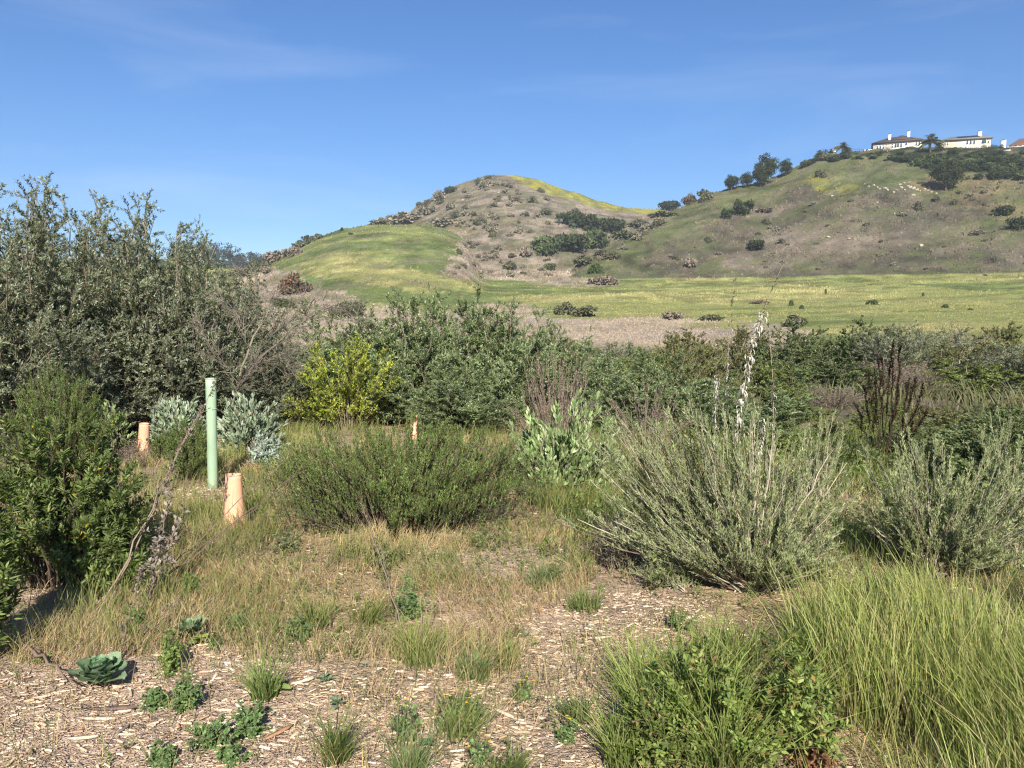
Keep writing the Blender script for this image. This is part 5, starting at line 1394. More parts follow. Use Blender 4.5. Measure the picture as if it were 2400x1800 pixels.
# --- tall stalks with curled white leaves
def white_stalk(foot, path, label, n_leaf, top_dark=0.35, big=1.0, r=0.007, side=10):
    p = ground(*foot); D0 = math.hypot(p[0], p[1]); root = empty('white_leaved_stalk', p)
    P = np.array([[0, 0, -0.02]] + [list(pt3(a, b, D0 + 0.02 * i) - p) for i, (a, b) in enumerate(path)])
    t = np.linspace(0, 1, 26) * (len(P) - 1); k = np.minimum(t.astype(int), len(P) - 2); f = (t - k)[:, None]
    c = (P[k] * (1 - f) + P[k + 1] * f)[None]
    c[:, 1:-1] = (c[:, :-2] + 2 * c[:, 1:-1] + c[:, 2:]) / 4
    g = Geo(); tubes(g, c, r * np.linspace(1, 0.3, 26)[None], np.array([[0.30, 0.24, 0.17]]), 6)
    part('stem', g, M_BARK, root, True)
    tw, _ = branch_off(c, side * 3, 0.1, 1.0, 0.11 * big, (0.9, 0.5, 0.35, 0.0), 4, 0.1, 0.5)
    g = Geo(); tubes(g, tw, 0.0022 * np.linspace(1, .4, 4)[None] * np.ones((len(tw), 1)), pal(len(tw), [(1, (0.30, 0.25, 0.18)), (1, (0.18, 0.15, 0.10))], 0.2), 3)
    part('side_twigs', g, M_BARK, root, kind='stuff')
    # curled leaves: hanging crescents
    lg = Geo(); n = int(n_leaf * 1.8); tt = rng.uniform(0.12, 1 - top_dark, n) ** 1.0
    Q, T = sample_curve(c, np.zeros(n, int), tt)
    a = rng.uniform(0, 6.28, n); Dv = nrm(np.stack([np.cos(a), np.sin(a), rng.uniform(-0.4, 0.9, n)], 1))
    L = 0.058 * big * rng.uniform(0.5, 1.3, n)
    for seg in range(4):
        pass
    Nn = nrm(np.cross(Dv, rnd(n)))
    K = 6; s = np.linspace(0, 1, K)[None, :, None]
    cur = Q[:, None] + Dv[:, None] * L[:, None, None] * np.sin(s * 2.2) * 0.7 - UP * L[:, None, None] * (1 - np.cos(s * 2.4)) * 0.55
    Wd = 0.013 * big * np.sin(np.linspace(0.25, math.pi - 0.05, K))[None, :, None] * rng.uniform(0.6, 1.2, (n, 1, 1))
    Sd = nrm(np.cross(Dv, UP))[:, None] * np.ones((1, K, 1)) + rng.normal(size=(n, K, 3)) * 0.25
    A = cur + Sd * Wd / 2; B = cur - Sd * Wd / 2
    V = np.stack([A, B], 2).reshape(n, K * 2, 3); idx = np.arange(n * K * 2).reshape(n, K, 2)
    T_ = np.concatenate([np.stack([idx[:, :-1, 0], idx[:, :-1, 1], idx[:, 1:, 1]], -1).reshape(-1, 3), np.stack([idx[:, :-1, 0], idx[:, 1:, 1], idx[:, 1:, 0]], -1).reshape(-1, 3)])
    cc = pal(n, [(3, (0.56, 0.53, 0.47)), (2, (0.40, 0.37, 0.31)), (1, (0.22, 0.19, 0.15))], 0.15)
    lg.add(V.reshape(-1, 3), T_, np.repeat(cc, K * 2, axis=0))
    part('curled_leaves', lg, M_DRY, root, kind='stuff')
    sg = Geo()
    P_, Dv, N, ix = leaves_on(tw, 16, 0.2, 1.0, (0.6, 0.8, 0.1)); k = len(P_)
    leaf_diamond(sg, P_, Dv, N, 0.016 * rng.uniform(.6, 1.4, k), 0.008, pal(k, [(2, (0.17, 0.17, 0.10)), (2, (0.11, 0.10, 0.06)), (1, (0.40, 0.37, 0.30))], 0.2), 0.3)
    part('seed_heads', sg, M_DRY, root, kind='stuff')
    tag(root, label, 'stalk', 'tall stalks with white leaves')
white_stalk((1722, 1130), [(1728, 1000), (1745, 900), (1762, 810), (1785, 740), (1808, 680), (1836, 618)], 'tallest stalk hung with curled white leaves, leaning over the field', 120, 0.30, 1.15)
white_stalk((1695, 1100), [(1698, 960), (1705, 860), (1712, 740), (1722, 650)], 'thin straight stalk with small pale leaves just before the tallest one', 30, 0.25, 0.8, 0.005)
white_stalk((1672, 1100), [(1676, 1000), (1678, 930), (1680, 880)], 'short stalk thick with white leaves below the thin straight one', 80, 0.0, 0.8, 0.005)
white_stalk((1760, 1160), [(1775, 1080), (1785, 1030), (1790, 980)], 'short leafy stalk with white leaves inside the top of the sagebrush', 70, 0.0, 0.8, 0.005)
white_stalk((1812, 1140), [(1814, 1000), (1812, 900), (1806, 820), (1802, 760)], 'bare looking thin stalk with few pale leaves beyond the tallest one', 18, 0.5, 0.7, 0.005)

# --- dark dried dock stalks
def dock():
    p = ground(2075, 1095); D0 = math.hypot(p[0], p[1]); root = empty('dock_plant', p)
    for (tx, ty, dd) in [(2095, 795, .2), (2110, 815, .1), (2070, 830, 0), (2050, 860, .1), (2025, 905, 0), (2035, 880, -.1), (2085, 850, .2), (2130, 895, 0), (2145, 890, .2), (2165, 900, .1), (2170, 965, 0), (2110, 870, -.1), (2060, 800, .3), (2140, 990, -.2), (2010, 950, .1)]:
        q = pt3(tx, ty, D0 + dd) - p
        c = curve3(np.array([[random.gauss(0, .05), random.gauss(0, .05), -.02]]), np.array([q * np.array([0.75, 0.75, 0.45])]), q[None], 14, 0.008)
        g = Geo(); C = [(1, (0.045, 0.03, 0.02)), (1, (0.06, 0.036, 0.024))]
        tubes(g, c, 0.007 * np.linspace(1, 0.35, 14)[None], pal(1, C), 5)
        tw, _ = branch_off(c, 7, 0.45, 0.95, 0.2, (0.9, 0.25, 0.5, 0.0), 5, 0.0)
        tubes(g, tw, 0.003 * np.linspace(1, .5, 5)[None] * np.ones((7, 1)), pal(7, C), 3)
        b = part('stalk', g, M_BARK, root)
        sg = Geo()
        for cc, m, a in ((tw, 60, 0.1), (c, 260, 0.55)):
            P_, Dv, N, ix = leaves_on(cc, m, a, 1.0, (0.4, 0.9, 0.0)); k = len(P_)
            leaf_diamond(sg, P_ + rnd(k) * 0.006, Dv, N, 0.014 * rng.uniform(.6, 1.4, k), 0.009, pal(k, [(2, (0.05, 0.027, 0.018)), (1, (0.07, 0.038, 0.024)), (1, (0.03, 0.018, 0.013))], 0.2), 0.4)
        part('seed_clusters', sg, M_DRY, b, kind='stuff')
    tag(root, 'dark brown dried dock with dense upright seed spikes', 'plant')
dock()

# ------------------------------------------------------------------ tree shelters
def shelter(name, px, py, h, r0, r1, mat_c, label, tilt=(0, 0), joint=None, rim=0.004):
    """Open tube standing in the soil: outer wall, inner wall and a rounded rim; r0 at the foot, r1 at the top."""
    p = ground(px, py); root = empty(name, (p[0], p[1], p[2] - 0.02)); root.rotation_euler = (tilt[0], tilt[1], 0)
    m = bpy.data.materials.new(name + '_plastic'); m.use_nodes = True
    t = m.node_tree; b = t.nodes['Principled BSDF']
    n = t.nodes.new('ShaderNodeTexNoise'); n.inputs['Scale'].default_value = 9; n.inputs['Detail'].default_value = 6
    g2 = t.nodes.new('ShaderNodeTexCoord'); mpn = t.nodes.new('ShaderNodeMapping'); mpn.inputs['Scale'].default_value = (1, 1, 0.35)
    t.links.new(g2.outputs['Object'], mpn.inputs['Vector']); t.links.new(mpn.outputs['Vector'], n.inputs['Vector'])
    r = t.nodes.new('ShaderNodeValToRGB'); c = np.array(mat_c)
    r.color_ramp.elements[0].position = 0.3; r.color_ramp.elements[0].color = (*(c * 0.82), 1)
    r.color_ramp.elements[1].position = 0.6; r.color_ramp.elements[1].color = (*c, 1)
    e = r.color_ramp.elements.new(0.75); e.color = (*np.minimum(c * 1.06 + 0.02, 1), 1)
    t.links.new(n.outputs['Fac'], r.inputs['Fac'])
    # splashed soil near the foot
    sx = t.nodes.new('ShaderNodeSeparateXYZ'); t.links.new(g2.outputs['Object'], sx.inputs['Vector'])
    mr = t.nodes.new('ShaderNodeMapRange'); mr.inputs['From Min'].default_value = 0.02; mr.inputs['From Max'].default_value = 0.12; mr.inputs['To Min'].default_value = 1.0; mr.inputs['To Max'].default_value = 0.0
    t.links.new(sx.outputs['Z'], mr.inputs['Value'])
    n2 = t.nodes.new('ShaderNodeTexNoise'); n2.inputs['Scale'].default_value = 60; t.links.new(g2.outputs['Object'], n2.inputs['Vector'])
    mm = t.nodes.new('ShaderNodeMath'); mm.operation = 'MULTIPLY'; t.links.new(mr.outputs['Result'], mm.inputs[0]); t.links.new(n2.outputs['Fac'], mm.inputs[1])
    mxx = t.nodes.new('ShaderNodeMix'); mxx.data_type = 'RGBA'; mxx.inputs[7].default_value = (0.22, 0.15, 0.09, 1)
    t.links.new(mm.outputs['Value'], mxx.inputs[0]); t.links.new(r.outputs['Color'], mxx.inputs[6]); t.links.new(mxx.outputs[2], b.inputs['Base Color'])
    b.inputs['Roughness'].default_value = 0.48; b.inputs['Specular IOR Level'].default_value = 0.35
    try:
        b.inputs['Subsurface Weight'].default_value = 0.15; b.inputs['Subsurface Radius'].default_value = (0.02, 0.012, 0.008)
    except Exception: pass
    N = 40; a = np.linspace(0, 2 * np.pi, N, endpoint=False); prof = []
    K = 14
    for i in range(K + 1):
        s = i / K; prof.append((r0 + (r1 - r0) * s + 0.0012 * math.sin(s * 9), h * s))
    g = Geo()
    def lathe(prof):
        V = np.array([[rr * np.cos(x) * (1 + 0.012 * np.sin(2 * x + z * 3)), rr * np.sin(x) * (1 - 0.012 * np.sin(2 * x + z * 3)), z] for rr, z in prof for x in a])
        k = len(prof); T = []
        for i in range(k - 1):
            for j in range(N):
                q = i * N + j; q2 = i * N + (j + 1) % N
                T += [(q, q2, q2 + N), (q, q2 + N, q + N)]
        return V, T
    inner = [(rr - 0.003, z) for rr, z in prof[::-1]]
    V, T = lathe(prof + inner); g.add(V, T, W1)
    part('tube', g, m, root, True)
    g = Geo(); ring = [(r1 + 0.0035 * math.cos(x) - 0.001, h + 0.0035 * math.sin(x)) for x in np.linspace(0, 2 * math.pi, 9)]
    V, T = lathe([(q[0] + rim * 0.3, q[1]) for q in ring]); g.add(V, T, W1)
    part('rim', g, m, root, True)
    if joint:
        for z in joint:
            g = Geo(); rr = r0 + (r1 - r0) * z / h + 0.0012
            V, T = lathe([(rr, z - 0.004), (rr + 0.003, z - 0.002), (rr + 0.003, z + 0.002), (rr, z + 0.004)]); g.add(V, T, W1)
            part('seam', g, m, root, True)
    return tag(root, label, 'tube'), p, m
GREENP = (0.33, 0.445, 0.30); PINKP = (0.74, 0.42, 0.27)
gt, gp, gm = shelter('tree_shelter', 499, 1148, 1.06, 0.043, 0.047, GREENP, 'tall pale green plastic tube standing in the mulch', (R(0.6), R(1.0)), (0.78,))
# cable ties of the green tube and its slot marks
M_TIE = plain('black_tie', (0.03, 0.03, 0.03), 0.5)
for (z, a0, a1) in [(0.985, -75, -50), (0.905, -100, -66), (0.90, -60, -48), (0.79, -105, -72), (0.775, -60, -50)]:
    g = Geo(); th = np.radians(np.linspace(a0, a1, 6)); rr = 0.0500
    tubes(g, np.stack([rr * np.cos(th), rr * np.sin(th), np.full(6, z) + np.linspace(0, 0.006, 6)], 1)[None], np.full((1, 6), 0.0022), W1[None], 5)
    part('slot', g, M_TIE, gt)
c1, cp1, _ = shelter('seedling_cone', 549, 1236, 0.42, 0.089, 0.054, PINKP, 'pink plastic seedling cone, largest of the three, beside the green tube', (R(-0.5), R(0.5)))
for ax in (-0.6, 0.7):
    g = Geo(); tubes(g, np.array([[[0.05 * math.sin(ax), -0.05 * math.cos(ax), 0.36], [0.052 * math.sin(ax), -0.052 * math.cos(ax), 0.415]]]), np.full((1, 2), 0.0035), np.array([[0.10, 0.06, 0.04]]), 5)
    part('stake_tip', g, M_BARK, c1)
shelter('seedling_cone', 336, 1068, 0.40, 0.074, 0.052, PINKP, 'pink plastic cone half hidden in the brush under the willows', (R(1), R(4)))
shelter('seedling_cone', 970, 1030, 0.34, 0.066, 0.046, PINKP, 'smallest pink cone behind the wide dark bush', (R(0), R(0.5)))

# ------------------------------------------------------------------ what covers the ground of the clearing
def area(n, x0, x1, y0, y1):
    x = rng.uniform(x0, x1, n); y = rng.uniform(y0, y1, n)
    z = height(x, y); px, py = project(x, y, z)
    return x, y, z, px, py

MULCH = [[(-400, 1560), (150, 1570), (330, 1590), (500, 1510), (640, 1560), (900, 1560), (1080, 1620), (1450, 1600), (1500, 2600), (-900, 2600)], [(1180, 1400), (1300, 1390), (1650, 1390), (1700, 1440), (1560, 1560), (1450, 1620), (1200, 1560)],
         [(430, 1130), (520, 1120), (580, 1150), (520, 1190), (440, 1220), (400, 1190)], [(1900, 1330), (2010, 1330), (2010, 1390), (1880, 1400)]]
def chips():
    x, y, z, px, py = area(108000, -3.2, 2.8, 1.6, 7.4)
    wx = px + (fbm(x * 3, y * 3, 81, 3) - 0.5) * 160; wy = py + (fbm(x * 3, y * 3, 82, 3) - 0.5) * 90
    inm = zone(MULCH, wx, wy)
    keep = np.where(inm, rng.uniform(0, 1, len(x)) < 0.85, rng.uniform(0, 1, len(x)) < 0.07)
    x, y, z = x[keep], y[keep], z[keep]; n = len(x)
    L = np.minimum(np.exp(rng.normal(math.log(0.0145), 0.62, n)), 0.06); W = np.minimum(L * rng.uniform(0.12, 0.4, n), 0.012); Hh = np.minimum(W * 0.4, 0.004) + 0.001
    a = rng.normal(0.0, 0.75, n)
    D = nrm(np.stack([np.cos(a), np.sin(a), rng.normal(0, 0.11, n)], 1)); S = nrm(np.cross(UP, D) + rng.normal(size=(n, 3)) * 0.22); U = np.cross(D, S)
    P = np.stack([x, y, z + rng.uniform(0.0, 0.007, n)], 1)
    cs = []
    for sx, sy in ((-1, -1), (1, -1), (1, 1), (-1, 1)):
        for su in (0, 1):
            j = rng.uniform(0.6, 1.15, (n, 1)); k = rng.uniform(0.5, 1.15, (n, 1))
            cs.append(P + D * (L[:, None] / 2 * sx * j) + S * (W[:, None] / 2 * sy * k) + U * (Hh[:, None] * su))
    V = np.stack(cs, 1); i = np.arange(n)[:, None] * 8
    T = [i + t for t in ([1, 3, 5], [1, 5, 7], [0, 2, 3], [0, 3, 1], [4, 6, 7], [4, 7, 5])]
    C = pal(n, [(4, (0.52, 0.40, 0.285)), (3, (0.39, 0.285, 0.20)), (1.8, (0.62, 0.51, 0.385)), (2, (0.25, 0.175, 0.12)), (1, (0.42, 0.26, 0.16))], 0.2)
    g = Geo(); g.add(V.reshape(-1, 3), np.concatenate(T), np.repeat(C, 8, axis=0))
    tag(build('wood_chips', g, M_WOOD), 'shredded wood chip mulch spread over the soil', 'mulch', kind='stuff')
chips()

def straw(name, label, n, x0, x1, y0, y1, dens, h, w, pc0, pc1, leanv=0.5, mat=None, seg=2, clump=2.2, bend=0.6, seed=90, scale_far=True, drift=(0, 0)):
    x, y, z, px, py = area(n, x0, x1, y0, y1)
    c = fbm(x * clump, y * clump, seed, 3)
    d = dens(x, y, px, py) * (0.25 + 1.5 * sstep(0.4, 0.62, c))
    keep = rng.uniform(0, 1, n) < d
    x, y, z, c = x[keep], y[keep], z[keep], c[keep]; n = len(x)
    far = np.clip(np.hypot(x, y) / 5.0, 0.8, 1.8) if scale_far else 1.0
    H = h * rng.uniform(0.35, 1.3, n) * (0.35 + 1.3 * c); W = w * rng.uniform(0.6, 1.3, n) * far
    fa = fbm(x * 0.9, y * 0.9, seed + 5, 2) * 12.0
    lean = rng.normal(0, leanv * 0.75, (n, 2)) + np.stack([np.cos(fa), np.sin(fa)], 1) * leanv * 0.55 + np.array([drift])
    C0 = pal(n, pc0, 0.2); C1 = pal(n, pc1, 0.2)
    g = Geo(); blades(g, np.stack([x, y, z - 0.005], 1), H, W, lean, C0, C1, bend, seg)
    tag(build(name, g, mat or M_GRASS), label, 'grass', kind='stuff')

ST0 = [(2, (0.40, 0.29, 0.15)), (1, (0.30, 0.22, 0.13))]; ST1 = [(3, (0.52, 0.40, 0.21)), (2, (0.40, 0.30, 0.17)), (1, (0.27, 0.20, 0.13))]
GR0 = [(2, (0.20, 0.19, 0.08)), (1, (0.12, 0.15, 0.05))]; GR1 = [(3, (0.24, 0.29, 0.08)), (2, (0.34, 0.34, 0.11)), (1, (0.42, 0.36, 0.16))]
TG0 = [(2, (0.09, 0.13, 0.03)), (1, (0.16, 0.18, 0.06))]; TG1 = [(3, (0.24, 0.32, 0.07)), (2, (0.34, 0.40, 0.11)), (1, (0.15, 0.22, 0.045))]
STRAW_Z = [(380, 1170), (620, 1230), (700, 1260), (1200, 1260), (1260, 1180), (1450, 1000), (1500, 1150), (1400, 1380), (1300, 1400), (1150, 1580), (900, 1560), (640, 1560), (480, 1500), (180, 1560), (-100, 1560), (200, 1400)]
STRAW_Z2 = [(600, 1010), (720, 990), (780, 1080), (640, 1130), (560, 1130), (420, 1100), (500, 1050)]
def d_straw(x, y, px, py):
    wx = px + (fbm(x * 2, y * 2, 83, 3) - 0.5) * 140; wy = py + (fbm(x * 2, y * 2, 84, 3) - 0.5) * 90
    return np.where(inside(STRAW_Z, wx, wy) | inside(STRAW_Z2, wx, wy), 0.85, 0.13)
straw('dry_grass', 'short dry straw coloured grass over the middle of the clearing', 260000, -4.5, 3.5, 2.0, 10.5, lambda x, y, px, py: d_straw(x, y, px, py) * 0.62, 0.115, 0.0032, ST0, ST1, 0.6, M_DRY)
straw('short_green_grass', 'thin green and yellowing grass mixed into the straw', 120000, -4.5, 4.0, 2.0, 12.0, lambda x, y, px, py: d_straw(x, y, px, py) * 0.6 + 0.07, 0.20, 0.0038, GR0, GR1, 0.35, M_GRASS, seed=95)
def d_right(x, y, px, py):
    return sstep(1240, 1420, px + (fbm(x * 2, y * 2, 86, 3) - 0.5) * 200) * sstep(4.3, 5.4, y) * sstep(13.0, 8.0, y) * 0.9
straw('meadow_grass', 'lush green grass and weeds behind and between the sagebrush', 80000, 0.2, 12.0, 4.0, 15.0, d_right, 0.27, 0.005, TG0, [(2, (0.17, 0.22, 0.055)), (2, (0.25, 0.28, 0.08)), (1, (0.10, 0.15, 0.035)), (1, (0.33, 0.29, 0.14))], 0.35, M_GRASS, seg=2, clump=1.2)
def d_tall(x, y, px, py):
    e = x - (1.10 + 0.33 * (y - 2.6)) + (fbm(x * 2.5, y * 2.5, 88, 3) - 0.5) * 0.5
    return sstep(-0.08, 0.2, e) * sstep(4.0, 3.4, y + (fbm(x * 2, y * 2, 89, 2) - 0.5) * 0.7) * 0.9
straw('tall_grass', 'tall bright green grass leaning over the corner of the clearing', 52000, 0.8, 4.6, 1.5, 5.0, d_tall, 0.37, 0.0044, [(2, (0.13, 0.18, 0.04)), (2, (0.24, 0.24, 0.09)), (1, (0.34, 0.28, 0.14))], [(3, (0.33, 0.38, 0.10)), (2.5, (0.45, 0.47, 0.16)), (2.5, (0.18, 0.23, 0.06)), (1.6, (0.52, 0.44, 0.24))], 0.24, M_GRASS, seg=3, clump=1.6, bend=0.5, scale_far=False, drift=(-0.2, 0.05))
straw('brush_grass', 'rough olive grass under the bushes towards the field', 42000, -20, 28, 12.0, 60.0, lambda x, y, px, py: 0.6 + 0 * x, 0.5, 0.022, [(1, (0.12, 0.13, 0.05)), (1, (0.18, 0.15, 0.10))], [(2, (0.18, 0.19, 0.07)), (1, (0.27, 0.22, 0.15)), (1, (0.12, 0.15, 0.05))], 0.5, M_GRASS, clump=0.25)

# ------------------------------------------------------------------ small plants one can pick out
def tuft(name, n, h, r, C0, C1, w=0.004, lean=0.45, seg=3, bend=0.8):
    g = Geo(); a = rng.uniform(0, 6.28, n); q = np.sqrt(rng.uniform(0, 1, n)) * r
    P = np.stack([np.cos(a) * q, np.sin(a) * q, np.zeros(n) - 0.01], 1)
    P[:, :2] += rng.normal(0, r * 0.25, (n, 2)); ln = np.stack([np.cos(a), np.sin(a)], 1) * (q / r)[:, None] * lean * 0.6 + rng.normal(0, 0.3, (n, 2)) + rng.normal(0, 0.15, (1, 2))
    h = h * (0.5 + 0.7 * fbm(P[:, 0] / r * 1.5 + rng.uniform(0, 50), P[:, 1] / r * 1.5, 5, 2))
    blades(g, P, h * rng.uniform(0.45, 1.15, n), w * rng.uniform(0.7, 1.3, n), ln, pal(n, C0, 0.2), pal(n, C1, 0.2), bend, seg)
    return build(name, g, M_GRASS)
C_T0 = [(2, (0.07, 0.11, 0.03)), (1, (0.14, 0.15, 0.06))]; C_T1 = [(3, (0.20, 0.27, 0.07)), (2, (0.29, 0.35, 0.11)), (1, (0.38, 0.35, 0.16))]
C_TB = [(3, (0.17, 0.24, 0.09)), (2, (0.24, 0.31, 0.13)), (1, (0.34, 0.31, 0.16))]
C_OAT = [(3, (0.24, 0.29, 0.07)), (2, (0.34, 0.34, 0.11)), (1, (0.42, 0.36, 0.16))]
def put_tuft(px, pyb, hpx, wpx, C0, C1, lab, n=260, w=0.004, lean=0.5, name='grass_tuft', cat='grass tuft'):
    p = ground(px, pyb); m_ = p[1] / FPX
    o = tuft(name, n, hpx * m_, wpx * m_ / 2 * 0.55, C0, C1, w, lean)
    o.location = p; tag(o, lab, cat)
for row in [
    (1110, 1590, 100, 110, C_T0, C_TB, 'blue green grass tuft with fine blades in front of the yellowing oats', 300),
    (985, 1555, 130, 150, C_T0, C_OAT, 'tuft of yellow green oat grass in the middle of the clearing', 360),
    (790, 1785, 190, 90, C_T0, C_T1, 'upright green grass tuft at the lower frame edge on the mulch', 260),
    (1080, 1725, 140, 160, C_T0, C_T1, 'green grass tuft with orange flowers beside it on the mulch', 320),
    (960, 1830, 150, 120, C_T0, C_TB, 'dark blue green tuft low on the mulch', 260),
    (1190, 1830, 130, 150, C_T0, C_T1, 'bright green tuft spreading low on the mulch beside the dark one', 300),
    (1350, 1690, 90, 110, C_T0, C_TB, 'small tuft next to the leafy green bush by the tall grass', 240),
    (620, 1640, 150, 90, C_T0, C_T1, 'green tuft with a leaning blade above round weed leaves', 200),
    (1370, 1430, 90, 120, C_T0, C_T1, 'dense green tuft at the edge of the shadow under the sagebrush', 260),
    (1270, 1375, 80, 100, C_T0, C_TB, 'dark green tuft with yellow flowers before the brown scrub', 240),
    (1285, 1190, 110, 90, C_T0, C_OAT, 'tall yellow green tuft between wide dark bush and sagebrush', 220),
    (1190, 1560, 90, 80, C_T0, C_OAT, 'pale oat tuft right of the blue green one', 140),
    (1090, 1010, 85, 130, C_T0, [(3, (0.17, 0.28, 0.08)), (2, (0.26, 0.37, 0.14))], 'broad bladed bright green clump behind the wide dark bush', 200),
    (600, 1190, 90, 100, C_T0, C_OAT, 'yellow green tuft beside the largest pink cone', 240),
    (430, 1215, 45, 90, C_T0, C_T1, 'short green tuft at the foot of the green tube mulch', 160),
    (740, 1470, 110, 120, C_T0, C_OAT, 'yellowing oat tuft in the straw near the rosettes', 240),
    (860, 1460, 90, 110, C_T0, C_OAT, 'yellowing oat tuft next to the thin leaning stalk', 200),
    (330, 1350, 70, 90, C_T0, C_T1, 'green leafy tuft behind the crumpled stalk', 160),
    (1560, 1790, 260, 120, C_T0, C_T1, 'broad bladed grass in front of the leafy green bush', 120),
]:
    put_tuft(*row[:7], n=int(row[7] * 0.8), w=0.011 if 'broad' in row[6] else 0.0042)

def rosette(name, px, py, rpx, n, lab, C, wide_=0.6, up=0.5, wavy=0.12):
    """Broad leaves, each one its own part, cupped and with wavy edges."""
    p = ground(px, py); R0 = rpx * p[1] / FPX; root = empty(name, p); root.rotation_euler = (0, 0, random.uniform(0, 6))
    for i in range(n):
        a = i * 2.4 + random.uniform(-.2, .2); f = (i + 0.5) / n
        e = up * (1.15 - 0.8 * f) + random.uniform(-0.1, 0.15); L = R0 * (0.45 + 0.6 * f) * random.uniform(0.85, 1.15)
        d = np.array([math.cos(a) * math.cos(e), math.sin(a) * math.cos(e), math.sin(e)])
        s = np.array([-math.sin(a), math.cos(a), 0]); u = np.cross(d, s); u = u if u[2] > 0 else -u
        base = np.array([0, 0, 0.01 + 0.35 * R0 * (1 - f)])
        K = 7; t = np.linspace(0, 1, K)
        prof = np.sin(np.pi * np.clip(t * 0.88 + 0.06, 0, 1)) ** 0.7 * (0.25 + 0.75 * sstep(0.1, 0.55, t))
        rows = []
        for j in (-1, -0.5, 0, 0.5, 1):
            wv = wavy * L * math.sin(j * 3 + i) * np.sin(t * 9 + i + j) * abs(j)
            q = base + d * (L * t)[:, None] + s * (prof * L * wide_ * 0.5 * j)[:, None] + u * ((abs(j) ** 1.5) * 0.12 * L * prof + wv * 0.5)[:, None] - UP * (0.12 * L * t * t)[:, None]
            rows.append(q)
        V = np.stack(rows, 1).reshape(-1, 3); T = []
        for r_ in range(K - 1):
            for c_ in range(4):
                q = r_ * 5 + c_; T += [(q, q + 1, q + 6), (q, q + 6, q + 5)]
        cc = pal(1, C, 0.15)[0]; CC = np.tile(cc, (K, 5, 1)); CC[:, 2] = cc * 1.35
        g = Geo(); g.add(V, T, np.clip(CC.reshape(-1, 3), 0, 1)); part('leaf', g, M_LEAFB, root, True)
    return tag(root, lab, 'plant')
M_LEAFB = tint_material('broad_leaf', 0.5, 0.2, 0.4, 0.15, 60.0, 0.3)
C_BROAD = [(2, (0.13, 0.205, 0.11)), (1, (0.17, 0.245, 0.14)), (1, (0.10, 0.165, 0.08))]
C_YG = [(1, (0.20, 0.27, 0.07)), (1, (0.14, 0.20, 0.06))]
for row in [
    ('broad_leaf_plant', 238, 1610, 80, 32, 'largest broad leaved green rosette on the mulch beside the fallen dead stem', C_BROAD, 0.8, 1.35, 0.22),
    ('broad_leaf_plant', 447, 1500, 56, 24, 'second broad leaved rosette behind the tangle of dry stalks', C_BROAD, 0.8, 1.4, 0.22),
    ('broad_leaf_plant', 470, 1512, 34, 10, 'yellowish low leaves at the foot of the second rosette', C_YG, 0.7, 0.4),
    ('broad_leaf_plant', 790, 1660, 30, 9, 'small grey green round leaved seedling low on the mulch', C_BROAD, 0.7, 0.7),
    ('broad_leaf_plant', 1000, 1760, 26, 8, 'tiny round leaved seedling among the tufts with orange flowers', C_BROAD, 0.7, 0.7),
    ('broad_leaf_plant', 762, 1602, 26, 14, 'small feathery leaved rosette on the bare soil patch', C_BROAD, 0.25, 0.5),
    ('broad_leaf_plant', 856, 1568, 15, 6, 'tiny seedling on the bare soil beside the thin stalk', C_BROAD, 0.5, 0.6),
    ('broad_leaf_plant', 635, 1625, 50, 16, 'low round leaved weed under the green tuft on the mulch', C_YG, 0.6, 0.55),
    ('broad_leaf_plant', 1185, 1408, 22, 12, 'fresh green rosette in the straw before the brown scrub', [(1, (0.15, 0.27, 0.07))], 0.4, 0.5),
    ('broad_leaf_plant', 1232, 1500, 20, 12, 'blue green upright weed on the reddish mulch', C_BROAD, 0.3, 1.1),
    ('broad_leaf_plant', 1362, 1552, 16, 10, 'small blue green rosette on the reddish mulch', C_BROAD, 0.35, 0.4),
    ('broad_leaf_plant', 1235, 1592, 16, 10, 'small blue green rosette nearest the blue green tuft', C_BROAD, 0.35, 0.4),
    ('broad_leaf_plant', 390, 1790, 24, 14, 'small weed on the mulch at the lower frame edge', C_BROAD, 0.4, 0.6),
    ('broad_leaf_plant', 460, 1165, 16, 10, 'small weed between the green tube and the leafy tuft', C_BROAD, 0.35, 0.9),
    ('broad_leaf_plant', 100, 1560, 30, 16, 'bright green small weed at the foot of the dark leafy bush', [(1, (0.14, 0.24, 0.05))], 0.3, 0.6),
]:
    rosette(*row)

